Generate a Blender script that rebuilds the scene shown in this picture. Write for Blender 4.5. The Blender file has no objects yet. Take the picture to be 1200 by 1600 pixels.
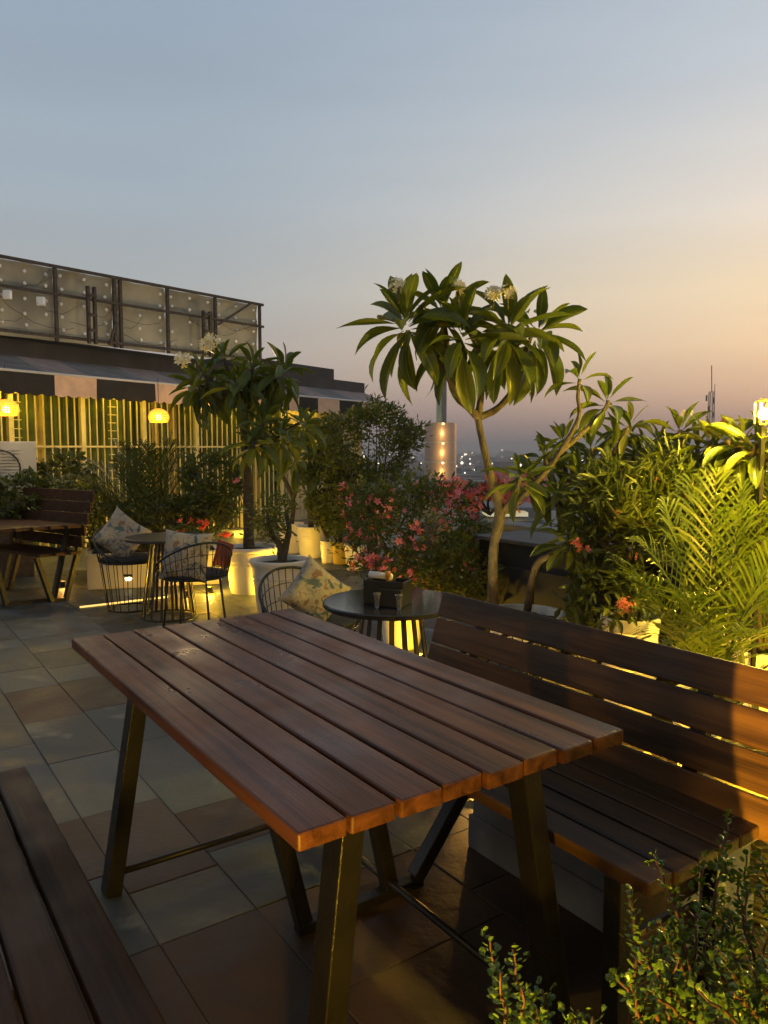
import bpy, math, random
from mathutils import Vector, Matrix
R = math.radians
S = bpy.context.scene
COL = S.collection
rnd = random.Random(7)

# ------------------------------------------------------------------ camera
CAMZ = 1.40; PITCH = R(4.8); F = 1190.0
cam_d = bpy.data.cameras.new('camera'); cam = bpy.data.objects.new('camera', cam_d); COL.objects.link(cam)
cam.location = (0, 0, CAMZ); cam.rotation_euler = (math.pi/2 - PITCH, 0, 0)
cam_d.sensor_fit = 'VERTICAL'; cam_d.sensor_height = 36; cam_d.lens = 36*F/1600
cam_d.clip_start = 0.05; cam_d.clip_end = 20000
S.camera = cam

# ------------------------------------------------------------------ sky
SUN_AZ = 48.0
def lin(c):
    return tuple(((v/255)/12.92 if v/255 <= .04045 else ((v/255+.055)/1.055)**2.4) for v in c)
def make_world():
    w = bpy.data.worlds.new('World'); S.world = w; w.use_nodes = True
    nt = w.node_tree; N = nt.nodes; L = nt.links
    bg = N['Background']
    tc = N.new('ShaderNodeTexCoord'); sep = N.new('ShaderNodeSeparateXYZ'); L.new(tc.outputs['Generated'], sep.inputs[0])
    def math_(op, a, b=None, clamp=False):
        m = N.new('ShaderNodeMath'); m.operation = op; m.use_clamp = clamp
        for i, v in enumerate((a, b)):
            if v is None: continue
            if isinstance(v, (int, float)): m.inputs[i].default_value = v
            else: L.new(v, m.inputs[i])
        return m.outputs[0]
    el = math_('MULTIPLY', math_('ARCSINE', sep.outputs[2]), 180/math.pi/90)      # 0..1 for 0..90 deg
    dot = N.new('ShaderNodeVectorMath'); dot.operation = 'DOT_PRODUCT'
    flat = N.new('ShaderNodeCombineXYZ'); L.new(sep.outputs[0], flat.inputs[0]); L.new(sep.outputs[1], flat.inputs[1])
    nrm = N.new('ShaderNodeVectorMath'); nrm.operation = 'NORMALIZE'; L.new(flat.outputs[0], nrm.inputs[0])
    L.new(nrm.outputs[0], dot.inputs[0]); dot.inputs[1].default_value = (math.sin(R(SUN_AZ)), math.cos(R(SUN_AZ)), 0)
    az = math_('MULTIPLY', math_('ARCCOSINE', dot.outputs['Value']), 180/math.pi/180)   # 0 at sun, 1 opposite
    def ramp(stops, fac):
        r = N.new('ShaderNodeValToRGB'); L.new(fac, r.inputs[0]); r.color_ramp.interpolation = 'B_SPLINE' if False else 'LINEAR'
        els = r.color_ramp.elements
        while len(els) < len(stops): els.new(.5)
        for e, (p, c) in zip(els, stops): e.position = p; e.color = (*lin(c), 1)
        return r.outputs[0]
    near = ramp([(0, (156,128,116)), (1.6/90, (172,142,126)), (4.0/90, (206,170,142)), (7.0/90, (234,200,158)), (11/90, (238,212,172)),
                 (16/90, (222,210,194)), (24/90, (188,193,198)), (36/90, (160,172,186)), (55/90,(128,138,150)), (1, (108,116,128))], el)
    far = ramp([(0, (118,110,114)), (1.6/90, (134,122,124)), (4.0/90, (152,140,138)), (7/90, (160,153,151)), (11/90, (157,160,162)),
                (18/90, (148,160,171)), (30/90, (140,155,172)), (50/90, (118,128,142)), (1, (102,110,122))], el)
    k = math_('SUBTRACT', 1.0, math_('DIVIDE', math_('SUBTRACT', az, 18/180), 64/180), True)
    mr = N.new('ShaderNodeMapRange'); mr.interpolation_type = 'SMOOTHSTEP'; L.new(az, mr.inputs[0])
    mr.inputs[1].default_value = 2/180; mr.inputs[2].default_value = 68/180; mr.inputs[3].default_value = 1; mr.inputs[4].default_value = 0
    mx = N.new('ShaderNodeMix'); mx.data_type = 'RGBA'; L.new(mr.outputs[0], mx.inputs[0]); L.new(far, mx.inputs[6]); L.new(near, mx.inputs[7])
    sky = N.new('ShaderNodeTexSky'); sky.sky_type = 'NISHITA'; sky.sun_disc = False
    sky.sun_elevation = R(1.0); sky.sun_rotation = R(SUN_AZ); sky.dust_density = 3; sky.air_density = 1
    sc = N.new('ShaderNodeVectorMath'); sc.operation = 'SCALE'; L.new(sky.outputs[0], sc.inputs[0]); sc.inputs['Scale'].default_value = .05
    gl = N.new('ShaderNodeVectorMath'); gl.operation = 'SCALE'; L.new(mx.outputs[2], gl.inputs[0]); gl.inputs['Scale'].default_value = 1.16
    add = N.new('ShaderNodeVectorMath'); add.operation = 'ADD'; L.new(sc.outputs[0], add.inputs[0]); L.new(gl.outputs[0], add.inputs[1])
    cmp_ = N.new('ShaderNodeMapping'); cmp_.inputs['Scale'].default_value = (1.2,1.2,9); L.new(tc.outputs['Generated'], cmp_.inputs[0])
    cn = N.new('ShaderNodeTexNoise'); cn.inputs['Scale'].default_value = 1.6; cn.inputs['Detail'].default_value = 5; L.new(cmp_.outputs[0], cn.inputs['Vector'])
    cr = N.new('ShaderNodeMapRange'); cr.inputs[1].default_value = .3; cr.inputs[2].default_value = .7; cr.inputs[3].default_value = .965; cr.inputs[4].default_value = 1.035; L.new(cn.outputs[0], cr.inputs[0])
    fin = N.new('ShaderNodeVectorMath'); fin.operation = 'SCALE'; L.new(add.outputs[0], fin.inputs[0]); L.new(cr.outputs[0], fin.inputs['Scale']); add = fin
    L.new(add.outputs[0], bg.inputs[0]); bg.inputs[1].default_value = 1.0
make_world()
sun_d = bpy.data.lights.new('sun', 'SUN'); sun = bpy.data.objects.new('sun', sun_d); COL.objects.link(sun)
sun_d.energy = .25; sun_d.angle = R(12); sun_d.color = (1, .72, .5)
sun.rotation_euler = (R(90-3), 0, R(180-SUN_AZ)); 
S.view_settings.view_transform = 'Standard'; S.view_settings.look = 'None'
S.view_settings.exposure = 0; S.view_settings.gamma = 1; S.view_settings.use_curve_mapping = False
YEL = (1.0, .57, .035); AMB = (1.0, .48, .09)
S.cycles.max_bounces = 6; S.cycles.transparent_max_bounces = 8

# ------------------------------------------------------------------ helpers
def at(px, py, d):
    """point of the place seen at photo pixel px,py at ground distance d"""
    u = (px-600)/F; v = (800-py)/F
    y = math.cos(PITCH) + v*math.sin(PITCH); z = -math.sin(PITCH) + v*math.cos(PITCH)
    return Vector((u*d/y, d, CAMZ + z*d/y))
def G(px, py, z=0.0):
    u = (px-600)/F; v = (800-py)/F
    y = math.cos(PITCH) + v*math.sin(PITCH); zz = -math.sin(PITCH) + v*math.cos(PITCH)
    t = (z-CAMZ)/zz
    return Vector((u*t, y*t, z))

class MB:
    def __init__(s): s.v = []; s.f = []; s.uv = []
    def add(s, verts, faces, uvs=None):
        n = len(s.v); s.v += [tuple(v) for v in verts]
        s.f += [tuple(i+n for i in f) for f in faces]
        s.uv += uvs if uvs else [(0, 0)]*len(verts)
    def box(s, lo, hi):
        x0,y0,z0 = lo; x1,y1,z1 = hi
        s.add([(x0,y0,z0),(x1,y0,z0),(x1,y1,z0),(x0,y1,z0),(x0,y0,z1),(x1,y0,z1),(x1,y1,z1),(x0,y1,z1)],
              [(0,3,2,1),(4,5,6,7),(0,1,5,4),(1,2,6,5),(2,3,7,6),(3,0,4,7)])
    def beam(s, p0, p1, w, h, up=(0,0,1), side=None):
        p0 = Vector(p0); p1 = Vector(p1); d = (p1-p0).normalized()
        sd = Vector(side) if side else d.cross(Vector(up))
        if sd.length < 1e-6: sd = Vector((1,0,0))
        sd = (sd - d*sd.dot(d)).normalized(); u = sd.cross(d)
        vs = []
        for p in (p0, p1):
            for a, b in ((-1,-1),(1,-1),(1,1),(-1,1)): vs.append(p + sd*(a*w/2) + u*(b*h/2))
        s.add(vs, [(3,2,1,0),(4,5,6,7),(0,1,5,4),(1,2,6,5),(2,3,7,6),(3,0,4,7)])
    def tube(s, pts, rad, n=8, closed=False, cap=True):
        pts = [Vector(p) for p in pts]; m = len(pts)
        if not isinstance(rad, (list, tuple)): rad = [rad]*m
        vs = []; prev = None
        for i, p in enumerate(pts):
            if closed: t = pts[(i+1) % m] - pts[i-1]
            else: t = pts[min(i+1, m-1)] - pts[max(i-1, 0)]
            t.normalize()
            a = prev if prev else (Vector((0,0,1)) if abs(t.z) < .9 else Vector((1,0,0)))
            a = (a - t*a.dot(t)); a.normalize(); b = t.cross(a); prev = a
            for k in range(n):
                an = 2*math.pi*k/n; vs.append(p + (a*math.cos(an)+b*math.sin(an))*rad[i])
        fs = []
        for i in range(m if closed else m-1):
            j = (i+1) % m
            for k in range(n): fs.append((i*n+k, i*n+(k+1)%n, j*n+(k+1)%n, j*n+k))
        if not closed and cap: fs.append(tuple(range(n-1,-1,-1))); fs.append(tuple((m-1)*n+k for k in range(n)))
        s.add(vs, fs)
    def lathe(s, prof, c=(0,0,0), n=40, cap=False):
        vs = []; c = Vector(c)
        for r, z in prof:
            for k in range(n): an = 2*math.pi*k/n; vs.append(c+Vector((r*math.cos(an), r*math.sin(an), z)))
        fs = []
        for i in range(len(prof)-1):
            for k in range(n): fs.append((i*n+k, i*n+(k+1)%n, (i+1)*n+(k+1)%n, (i+1)*n+k))
        if cap: fs.append(tuple(range(n-1,-1,-1))); fs.append(tuple((len(prof)-1)*n+k for k in range(n)))
        s.add(vs, fs)
    def mesh(s, name, mt, smooth=False):
        me = bpy.data.meshes.new(name); me.from_pydata(s.v, [], s.f)
        ul = me.uv_layers.new(name='UVMap'); idx = [0]*len(me.loops)
        me.loops.foreach_get('vertex_index', idx)
        fl = [0.0]*(2*len(idx))
        for i, k in enumerate(idx): fl[2*i], fl[2*i+1] = s.uv[k]
        ul.data.foreach_set('uv', fl)
        if smooth: me.polygons.foreach_set('use_smooth', [True]*len(me.polygons))
        me.materials.append(mt); me.update(); return me
    def build(s, name, mt, parent=None, smooth=False, world=True, bevel=0, auto=False):
        me = s.mesh(name, mt, smooth or auto)
        o = bpy.data.objects.new(name, me); COL.objects.link(o)
        if parent:
            o.parent = parent
            if world:
                w = Vector((0,0,0)); p = parent
                while p: w += p.location; p = p.parent
                o.location = -w
        if bevel:
            b = o.modifiers.new('bevel', 'BEVEL'); b.width = bevel; b.segments = 2; b.limit_method = 'ANGLE'
        if auto: 
            me.polygons.foreach_set('use_smooth', [True]*len(me.polygons)); me.set_sharp_from_angle(angle=R(40))
        return o
def inst(name, me, parent, M):
    o = bpy.data.objects.new(name, me); COL.objects.link(o); o.parent = parent; o.matrix_basis = M; return o
def tag(o, label=None, cat=None, group=None, kind=None):
    if label: o['label'] = label
    if cat: o['category'] = cat
    if group: o['group'] = group
    if kind: o['kind'] = kind
    return o
def thing(name, label, cat, loc, group=None, rz=0):
    o = bpy.data.objects.new(name, None); COL.objects.link(o); o.location = loc; o.rotation_euler = (0,0,rz)
    o.empty_display_size = .1
    return tag(o, label, cat, group)
def kids(o): return [c for c in bpy.data.objects if c.parent == o]
def copy_thing(root, loc, rz=0, label=None, scale=None):
    r = root.copy(); COL.objects.link(r); r.location = loc; r.rotation_euler = (0,0,rz)
    if label: r['label'] = label
    if scale: r.scale = scale
    for ch in kids(root):
        c = ch.copy(); COL.objects.link(c); c.parent = r
        for g in kids(ch):
            d = g.copy(); COL.objects.link(d); d.parent = c
    return r

# ------------------------------------------------------------------ materials
def mat(name, col, rough=.6, metal=0, var=.25, scale=6, bump=0, bscale=40, emit=None, estr=0, spec=.5, coat=0, alpha=1):
    m = bpy.data.materials.new(name); m.use_nodes = True; nt = m.node_tree; N = nt.nodes; L = nt.links
    b = N['Principled BSDF']; b.inputs['Roughness'].default_value = rough; b.inputs['Metallic'].default_value = metal
    b.inputs['Specular IOR Level'].default_value = spec; b.inputs['Coat Weight'].default_value = coat
    tc = N.new('ShaderNodeTexCoord')
    if var:
        n = N.new('ShaderNodeTexNoise'); n.inputs['Scale'].default_value = scale; n.inputs['Detail'].default_value = 6
        L.new(tc.outputs['Object'], n.inputs['Vector'])
        r = N.new('ShaderNodeMapRange'); r.inputs[1].default_value = .3; r.inputs[2].default_value = .7
        r.inputs[3].default_value = 1-var; r.inputs[4].default_value = 1+var; L.new(n.outputs[0], r.inputs[0])
        v = N.new('ShaderNodeVectorMath'); v.operation = 'SCALE'; v.inputs[0].default_value = col; L.new(r.outputs[0], v.inputs['Scale'])
        L.new(v.outputs[0], b.inputs['Base Color'])
    else: b.inputs['Base Color'].default_value = (*col, 1)
    if bump:
        n2 = N.new('ShaderNodeTexNoise'); n2.inputs['Scale'].default_value = bscale; n2.inputs['Detail'].default_value = 5
        L.new(tc.outputs['Object'], n2.inputs['Vector'])
        bp = N.new('ShaderNodeBump'); bp.inputs['Strength'].default_value = bump; bp.inputs['Distance'].default_value = .01
        L.new(n2.outputs[0], bp.inputs['Height']); L.new(bp.outputs[0], b.inputs['Normal'])
    if emit: b.inputs['Emission Color'].default_value = (*emit, 1); b.inputs['Emission Strength'].default_value = estr
    return m
def leafmat(name, c1, c2, rib=None, rough=.35, trans=.35):
    """leaf colour varies per object and per leaf (uv.y holds a per-leaf number for merged foliage)"""
    m = bpy.data.materials.new(name); m.use_nodes = True; nt = m.node_tree; N = nt.nodes; L = nt.links
    b = N['Principled BSDF']; out = N['Material Output']
    b.inputs['Roughness'].default_value = rough; b.inputs['Specular IOR Level'].default_value = .45
    oi = N.new('ShaderNodeObjectInfo'); uv = N.new('ShaderNodeUVMap'); sp = N.new('ShaderNodeSeparateXYZ'); L.new(uv.outputs[0], sp.inputs[0])
    a = N.new('ShaderNodeMath'); a.operation = 'ADD'; L.new(oi.outputs['Random'], a.inputs[0]); L.new(sp.outputs[1], a.inputs[1])
    fr = N.new('ShaderNodeMath'); fr.operation = 'FRACT'; L.new(a.outputs[0], fr.inputs[0])
    mx = N.new('ShaderNodeMix'); mx.data_type = 'RGBA'; mx.inputs[6].default_value = (*c1,1); mx.inputs[7].default_value = (*c2,1)
    L.new(fr.outputs[0], mx.inputs[0]); colr = mx.outputs[2]
    if rib:
        # uv.x runs -1..1 across the leaf: pale midrib with side veins
        ab = N.new('ShaderNodeMath'); ab.operation = 'ABSOLUTE'; L.new(sp.outputs[0], ab.inputs[0])
        cmp_ = N.new('ShaderNodeMapRange'); cmp_.inputs[1].default_value = .03; cmp_.inputs[2].default_value = .12
        cmp_.inputs[3].default_value = 1; cmp_.inputs[4].default_value = 0; L.new(ab.outputs[0], cmp_.inputs[0])
        wv = N.new('ShaderNodeMath'); wv.operation = 'MULTIPLY_ADD'; L.new(ab.outputs[0], wv.inputs[0]); wv.inputs[1].default_value = -.25; 
        tc = N.new('ShaderNodeTexCoord'); s2 = N.new('ShaderNodeSeparateXYZ'); L.new(tc.outputs['Object'], s2.inputs[0]); L.new(s2.outputs[1], wv.inputs[2])
        ml = N.new('ShaderNodeMath'); ml.operation = 'MULTIPLY'; L.new(wv.outputs[0], ml.inputs[0]); ml.inputs[1].default_value = 90
        sn = N.new('ShaderNodeMath'); sn.operation = 'SINE'; L.new(ml.outputs[0], sn.inputs[0])
        vr = N.new('ShaderNodeMapRange'); vr.inputs[1].default_value = .8; vr.inputs[2].default_value = 1; vr.inputs[3].default_value = 0; vr.inputs[4].default_value = .35
        L.new(sn.outputs[0], vr.inputs[0])
        mm = N.new('ShaderNodeMath'); mm.operation = 'MAXIMUM'; L.new(cmp_.outputs[0], mm.inputs[0]); L.new(vr.outputs[0], mm.inputs[1])
        m2 = N.new('ShaderNodeMix'); m2.data_type = 'RGBA'; L.new(mm.outputs[0], m2.inputs[0]); L.new(colr, m2.inputs[6]); m2.inputs[7].default_value = (*rib,1)
        colr = m2.outputs[2]
    L.new(colr, b.inputs['Base Color'])
    t = N.new('ShaderNodeBsdfTranslucent'); br = N.new('ShaderNodeVectorMath'); br.operation = 'MULTIPLY'; br.inputs[1].default_value = (1.6,1.5,.6)
    L.new(colr, br.inputs[0]); L.new(br.outputs[0], t.inputs[0])
    ms = N.new('ShaderNodeMixShader'); ms.inputs[0].default_value = trans; L.new(b.outputs[0], ms.inputs[1]); L.new(t.outputs[0], ms.inputs[2])
    L.new(ms.outputs[0], out.inputs[0]); return m
def woodmat(name, dark, light, axis, gloss=.42):
    m = bpy.data.materials.new(name); m.use_nodes = True; nt = m.node_tree; N = nt.nodes; L = nt.links
    b = N['Principled BSDF']; b.inputs['Specular IOR Level'].default_value = .27
    tc = N.new('ShaderNodeTexCoord'); oi = N.new('ShaderNodeObjectInfo')
    mp = N.new('ShaderNodeMapping'); mp.inputs['Rotation'].default_value = (0,0,-axis)     # grain along the plank
    L.new(tc.outputs['Object'], mp.inputs[0])
    off = N.new('ShaderNodeVectorMath'); off.operation = 'MULTIPLY_ADD'
    cx = N.new('ShaderNodeCombineXYZ'); 
    for i in range(3): L.new(oi.outputs['Random'], cx.inputs[i])
    L.new(cx.outputs[0], off.inputs[0]); off.inputs[1].default_value = (13, 7, 5); L.new(mp.outputs[0], off.inputs[2])
    st = N.new('ShaderNodeVectorMath'); st.operation = 'MULTIPLY'; st.inputs[1].default_value = (1.1, 16, 16); L.new(off.outputs[0], st.inputs[0])
    n1 = N.new('ShaderNodeTexNoise'); n1.inputs['Scale'].default_value = 1.6; n1.inputs['Detail'].default_value = 3; n1.inputs['Distortion'].default_value = .6; L.new(st.outputs[0], n1.inputs['Vector'])
    st2 = N.new('ShaderNodeVectorMath'); st2.operation = 'MULTIPLY'; st2.inputs[1].default_value = (4, 220, 220); L.new(off.outputs[0], st2.inputs[0])
    n2 = N.new('ShaderNodeTexNoise'); n2.inputs['Scale'].default_value = 1; n2.inputs['Detail'].default_value = 4; L.new(st2.outputs[0], n2.inputs['Vector'])
    n3 = N.new('ShaderNodeTexNoise'); n3.inputs['Scale'].default_value = 5; n3.inputs['Detail'].default_value = 6; L.new(off.outputs[0], n3.inputs['Vector'])
    add = N.new('ShaderNodeMath'); add.operation = 'MULTIPLY_ADD'; L.new(n2.outputs[0], add.inputs[0]); add.inputs[1].default_value = .30; L.new(n1.outputs[0], add.inputs[2])
    add2 = N.new('ShaderNodeMath'); add2.operation = 'MULTIPLY_ADD'; L.new(oi.outputs['Random'], add2.inputs[0]); add2.inputs[1].default_value = .12; L.new(add.outputs[0], add2.inputs[2])
    r = N.new('ShaderNodeMapRange'); r.inputs[1].default_value = .46; r.inputs[2].default_value = .92; L.new(add2.outputs[0], r.inputs[0])
    mx = N.new('ShaderNodeMix'); mx.data_type = 'RGBA'; mx.inputs[6].default_value = (*dark,1); mx.inputs[7].default_value = (*light,1); L.new(r.outputs[0], mx.inputs[0])
    L.new(mx.outputs[2], b.inputs['Base Color'])
    rr = N.new('ShaderNodeMapRange'); rr.inputs[1].default_value = .3; rr.inputs[2].default_value = .7; rr.inputs[3].default_value = gloss-.1; rr.inputs[4].default_value = gloss+.18; L.new(n3.outputs[0], rr.inputs[0])
    L.new(rr.outputs[0], b.inputs['Roughness'])
    bp = N.new('ShaderNodeBump'); bp.inputs['Strength'].default_value = .35; bp.inputs['Distance'].default_value = .002; L.new(n2.outputs[0], bp.inputs['Height']); L.new(bp.outputs[0], b.inputs['Normal'])
    return m
AX = math.atan2(-.82, .572)                # direction of the table's long side
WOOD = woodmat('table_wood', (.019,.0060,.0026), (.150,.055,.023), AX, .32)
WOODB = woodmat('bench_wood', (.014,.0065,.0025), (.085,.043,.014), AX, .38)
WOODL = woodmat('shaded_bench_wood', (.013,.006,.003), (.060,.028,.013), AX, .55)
WOODF = woodmat('far_wood', (.030,.013,.007), (.075,.032,.016), 0, .55)
IRON = mat('black_iron', (.012,.0105,.009), .42, .0, .3, 30, .15, 90)
IRONT = mat('dark_paint_steel', (.011,.0095,.006), .34, .1, .3, 12, .2, 120)
WIRE = mat('black_wire', (.010,.010,.011), .4, .2, 0)
POT = mat('cream_pot', (.74,.69,.58), .45, 0, .12, 5, .08, 30)
POTY = mat('yellow_pot', (.48,.33,.06), .45, 0, .12, 6)
SOIL = mat('soil', (.035,.024,.015), .95, 0, .5, 20, .8, 60)
BARK = mat('grey_bark', (.085,.065,.040), .85, 0, .35, 25, .6, 70)
BARKD = mat('dark_bark', (.06,.045,.028), .9, 0, .35, 25, .5, 70)
PLUM = leafmat('plumeria_leaf', (.050,.082,.012), (.115,.135,.020), (.19,.20,.06), .34, .38)
PLUMD = leafmat('dark_plumeria_leaf', (.060,.092,.015), (.12,.145,.02), (.09,.13,.05), .36, .3)
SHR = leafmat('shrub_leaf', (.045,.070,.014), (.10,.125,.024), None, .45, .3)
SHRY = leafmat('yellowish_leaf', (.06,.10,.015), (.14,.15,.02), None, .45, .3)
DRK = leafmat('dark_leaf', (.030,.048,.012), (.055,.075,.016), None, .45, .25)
JADE = leafmat('jade_leaf', (.080,.165,.030), (.14,.22,.05), None, .3, .3)
PALM = leafmat('palm_leaf', (.06,.10,.012), (.11,.15,.02), None, .35, .35)
PINK = leafmat('pink_petal', (.60,.12,.20), (.72,.26,.32), None, .5, .3)
CORAL = leafmat('coral_petal', (.70,.16,.10), (.80,.25,.2), None, .5, .3)
REDF = leafmat('red_petal', (.65,.05,.02), (.7,.12,.04), None, .5, .3)
WHT = leafmat('white_petal', (.72,.66,.50), (.80,.76,.66), None, .5, .3)
WALLP = mat('white_plaster', (.55,.50,.43), .8, 0, .1, 3, .2, 25)
CONC = mat('grey_concrete', (.20,.20,.19), .85, 0, .25, 4, .3, 30)
BLACKP = mat('black_panel', (.008,.0075,.007), .55, 0, .4, 5)

# ------------------------------------------------------------------ terrace floor
def Apt(a, b, z=0.0):                       # a along the table, b across it
    return Vector((.572*a + .82*b, -.82*a + .572*b, z))
def slate(name, cols, stain, amt):
    m = bpy.data.materials.new(name); m.use_nodes = True; nt = m.node_tree; N = nt.nodes; L = nt.links
    b = N['Principled BSDF']; tc = N.new('ShaderNodeTexCoord'); oi = N.new('ShaderNodeObjectInfo')
    cx = N.new('ShaderNodeCombineXYZ')
    for i in range(3): L.new(oi.outputs['Random'], cx.inputs[i])
    off = N.new('ShaderNodeVectorMath'); off.operation = 'MULTIPLY_ADD'; L.new(cx.outputs[0], off.inputs[0]); off.inputs[1].default_value = (31,17,9); L.new(tc.outputs['Object'], off.inputs[2])
    def noise(sc, det, dist=0):
        n = N.new('ShaderNodeTexNoise'); n.inputs['Scale'].default_value = sc; n.inputs['Detail'].default_value = det; n.inputs['Distortion'].default_value = dist
        L.new(off.outputs[0], n.inputs['Vector']); return n.outputs[0]
    n1 = noise(3.5, 7, .8); n2 = noise(2.2, 9, 1.5); n3 = noise(45, 5)
    r = N.new('ShaderNodeValToRGB'); L.new(oi.outputs['Random'], r.inputs[0]); r.color_ramp.interpolation = 'CONSTANT'
    els = r.color_ramp.elements
    while len(els) < len(cols): els.new(.5)
    for i, (e, c) in enumerate(zip(els, cols)): e.position = i/len(cols); e.color = (*c, 1)
    k = N.new('ShaderNodeMapRange'); k.inputs[1].default_value = .3; k.inputs[2].default_value = .7; k.inputs[3].default_value = .5; k.inputs[4].default_value = 1.55; L.new(n1, k.inputs[0])
    sc = N.new('ShaderNodeVectorMath'); sc.operation = 'SCALE'; L.new(r.outputs[0], sc.inputs[0]); L.new(k.outputs[0], sc.inputs['Scale'])
    s = N.new('ShaderNodeMapRange'); s.inputs[1].default_value = .60; s.inputs[2].default_value = .68; s.inputs[4].default_value = amt; L.new(n2, s.inputs[0])
    g = N.new('ShaderNodeMath'); g.operation = 'MULTIPLY'; L.new(s.outputs[0], g.inputs[0]); L.new(n3, g.inputs[1])
    mx = N.new('ShaderNodeMix'); mx.data_type = 'RGBA'; L.new(g.outputs[0], mx.inputs[0]); L.new(sc.outputs[0], mx.inputs[6]); mx.inputs[7].default_value = (*stain, 1)
    L.new(mx.outputs[2], b.inputs['Base Color'])
    rr = N.new('ShaderNodeMapRange'); rr.inputs[1].default_value = .3; rr.inputs[2].default_value = .7; rr.inputs[3].default_value = .42; rr.inputs[4].default_value = .72; L.new(n1, rr.inputs[0]); L.new(rr.outputs[0], b.inputs['Roughness'])
    hh = N.new('ShaderNodeMath'); hh.operation = 'MULTIPLY_ADD'; L.new(n3, hh.inputs[0]); hh.inputs[1].default_value = .25; L.new(n2, hh.inputs[2])
    bp = N.new('ShaderNodeBump'); bp.inputs['Strength'].default_value = .5; bp.inputs['Distance'].default_value = .012; L.new(hh.outputs[0], bp.inputs['Height']); L.new(bp.outputs[0], b.inputs['Normal'])
    return m
TILE_G = slate('grey_slate', [(.054,.065,.068),(.076,.084,.082),(.042,.054,.058),(.092,.098,.090),(.064,.073,.074),(.070,.074,.070)], (.22,.22,.18), .9)
TILE_R = slate('brown_slate', [(.046,.027,.020),(.036,.022,.016),(.056,.033,.025)], (.13,.09,.07), .5)
GROUT = mat('grout', (.048,.050,.046), .9, 0, .3, 9, .3, 60)
# terrace edge runs along the right parapet, then straight back
TER = [(-14,-4), (5.2,-4), (4.05,.95), (.72,5.75), (.75,17.5), (-14,17.5)]
def inside(x, y, poly):
    c = False; n = len(poly)
    for i in range(n):
        x0,y0 = poly[i]; x1,y1 = poly[(i+1)%n]
        if (y0 > y) != (y1 > y) and x < (x1-x0)*(y-y0)/(y1-y0)+x0: c = not c
    return c
fb = MB(); n = len(TER)
fb.add([(x,y,-.006) for x,y in TER]+[(x,y,-.5) for x,y in TER], [tuple(range(n)), tuple(range(2*n-1,n-1,-1))]+[(i,n+i,n+(i+1)%n,(i+1)%n) for i in range(n)])
floor = tag(fb.build('floor', GROUT), kind='structure')
tile_cache = {}
def tile(a0, a1, b0, b1, m):
    g = .0011; la = round(a1-a0, 3); lb = round(b1-b0, 3); key = (la, lb, m.name)
    if key not in tile_cache:
        t = MB(); x, y = la/2-g, lb/2-g; c = .003
        lo = [(-x,-y),(x,-y),(x,y),(-x,y)]; hi = [(-x+c,-y+c),(x-c,-y+c),(x-c,y-c),(-x+c,y-c)]
        t.add([(p,q,-.02) for p,q in lo]+[(p,q,-.002) for p,q in lo]+[(p,q,0) for p,q in hi],
              [(0,1,5,4),(1,2,6,5),(2,3,7,6),(3,0,4,7),(4,5,9,8),(5,6,10,9),(6,7,11,10),(7,4,8,11),(8,9,10,11)])
        tile_cache[key] = t.mesh('floor_tile', m)
    M = Matrix.Translation(Apt((a0+a1)/2, (b0+b1)/2, rnd.uniform(-.0012,.0012))) @ Matrix.Rotation(math.atan2(-.82,.572), 4, 'Z') @ Matrix.Rotation(rnd.uniform(-.002,.002), 4, 'X')
    inst('floor_tile', tile_cache[key], floor, M)
for col in range(-8, 9):
    for half in (0, 1):
        b0 = .95 + .6*col + .3*half; b1 = b0 + .3
        wide = (col % 3 == 0)
        if wide and half: continue
        if wide: b1 = b0 + .6
        for sgn in (-1, 1):
            seqn = {0: [.39,.34,.80,.6,.6,.34]}.get(col) if sgn < 0 and wide else None
            pos = -2.04; i = 0
            while -9.6 < pos < 2.6:
                st = seqn[i] if seqn and i < len(seqn) else rnd.choice([.6,.45,.6,.3,.9])
                q = pos + sgn*st; c = Apt((pos+q)/2, (b0+b1)/2); lo_, hi_ = min(pos,q), max(pos,q)
                if inside(c.x, c.y, TER) and c.y > .3 and -.66 < (c.x/max(c.y,.1)) < .60 and c.y < 8.4:
                    red = sgn > 0 or (col == 0 and i in (1, 4)) or (col == 1 and 1.3 < -2.04-hi_ < 2.0) or (col not in (0,1) and rnd.random() < .10)
                    if sgn > 0 and c.x < -1.1: red = rnd.random() < .5
                    tile(lo_, hi_, b0, b1, TILE_R if red else TILE_G)
                pos = q; i += 1
# tiles beyond nine metres: one sheet
far_t = MB(); far_t.add([(-9,8.7,-.004),(.6,8.7,-.004),(.6,17.3,-.004),(-9,17.3,-.004)], [(0,1,2,3)])
tag(far_t.build('far_tile_paving', TILE_G, floor), kind='stuff')

# ------------------------------------------------------------------ big slatted table
def plank(name, parent, a0, a1, b0, b1, z0, z1, m, bev=.004, cup=0):
    t = MB(); p = [Apt(a0,b0),Apt(a1,b0),Apt(a1,b1),Apt(a0,b1)]
    t.add([(v.x,v.y,z0) for v in p]+[(v.x,v.y,z1) for v in p], [(0,3,2,1),(4,5,6,7),(0,1,5,4),(1,2,6,5),(2,3,7,6),(3,0,4,7)])
    return t.build(name, m, parent, bevel=bev)
def ab(v): return (.572*v.x-.82*v.y, .82*v.x+.572*v.y)
ZT = .78
cA, cB, cC, cD = (ab(G(px,py,ZT)) for px,py in ((112,1000),(470,1310),(962,1137),(455,948)))
TA0 = (cA[0]+cD[0])/2; TA1 = (cB[0]+cC[0])/2; TB0 = (cA[1]+cB[1])/2; TB1 = (cC[1]+cD[1])/2
tbl = thing('dining_table', 'large slatted brown wooden dining table on black steel legs filling the foreground', 'table', Apt((TA0+TA1)/2,(TB0+TB1)/2))
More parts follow.
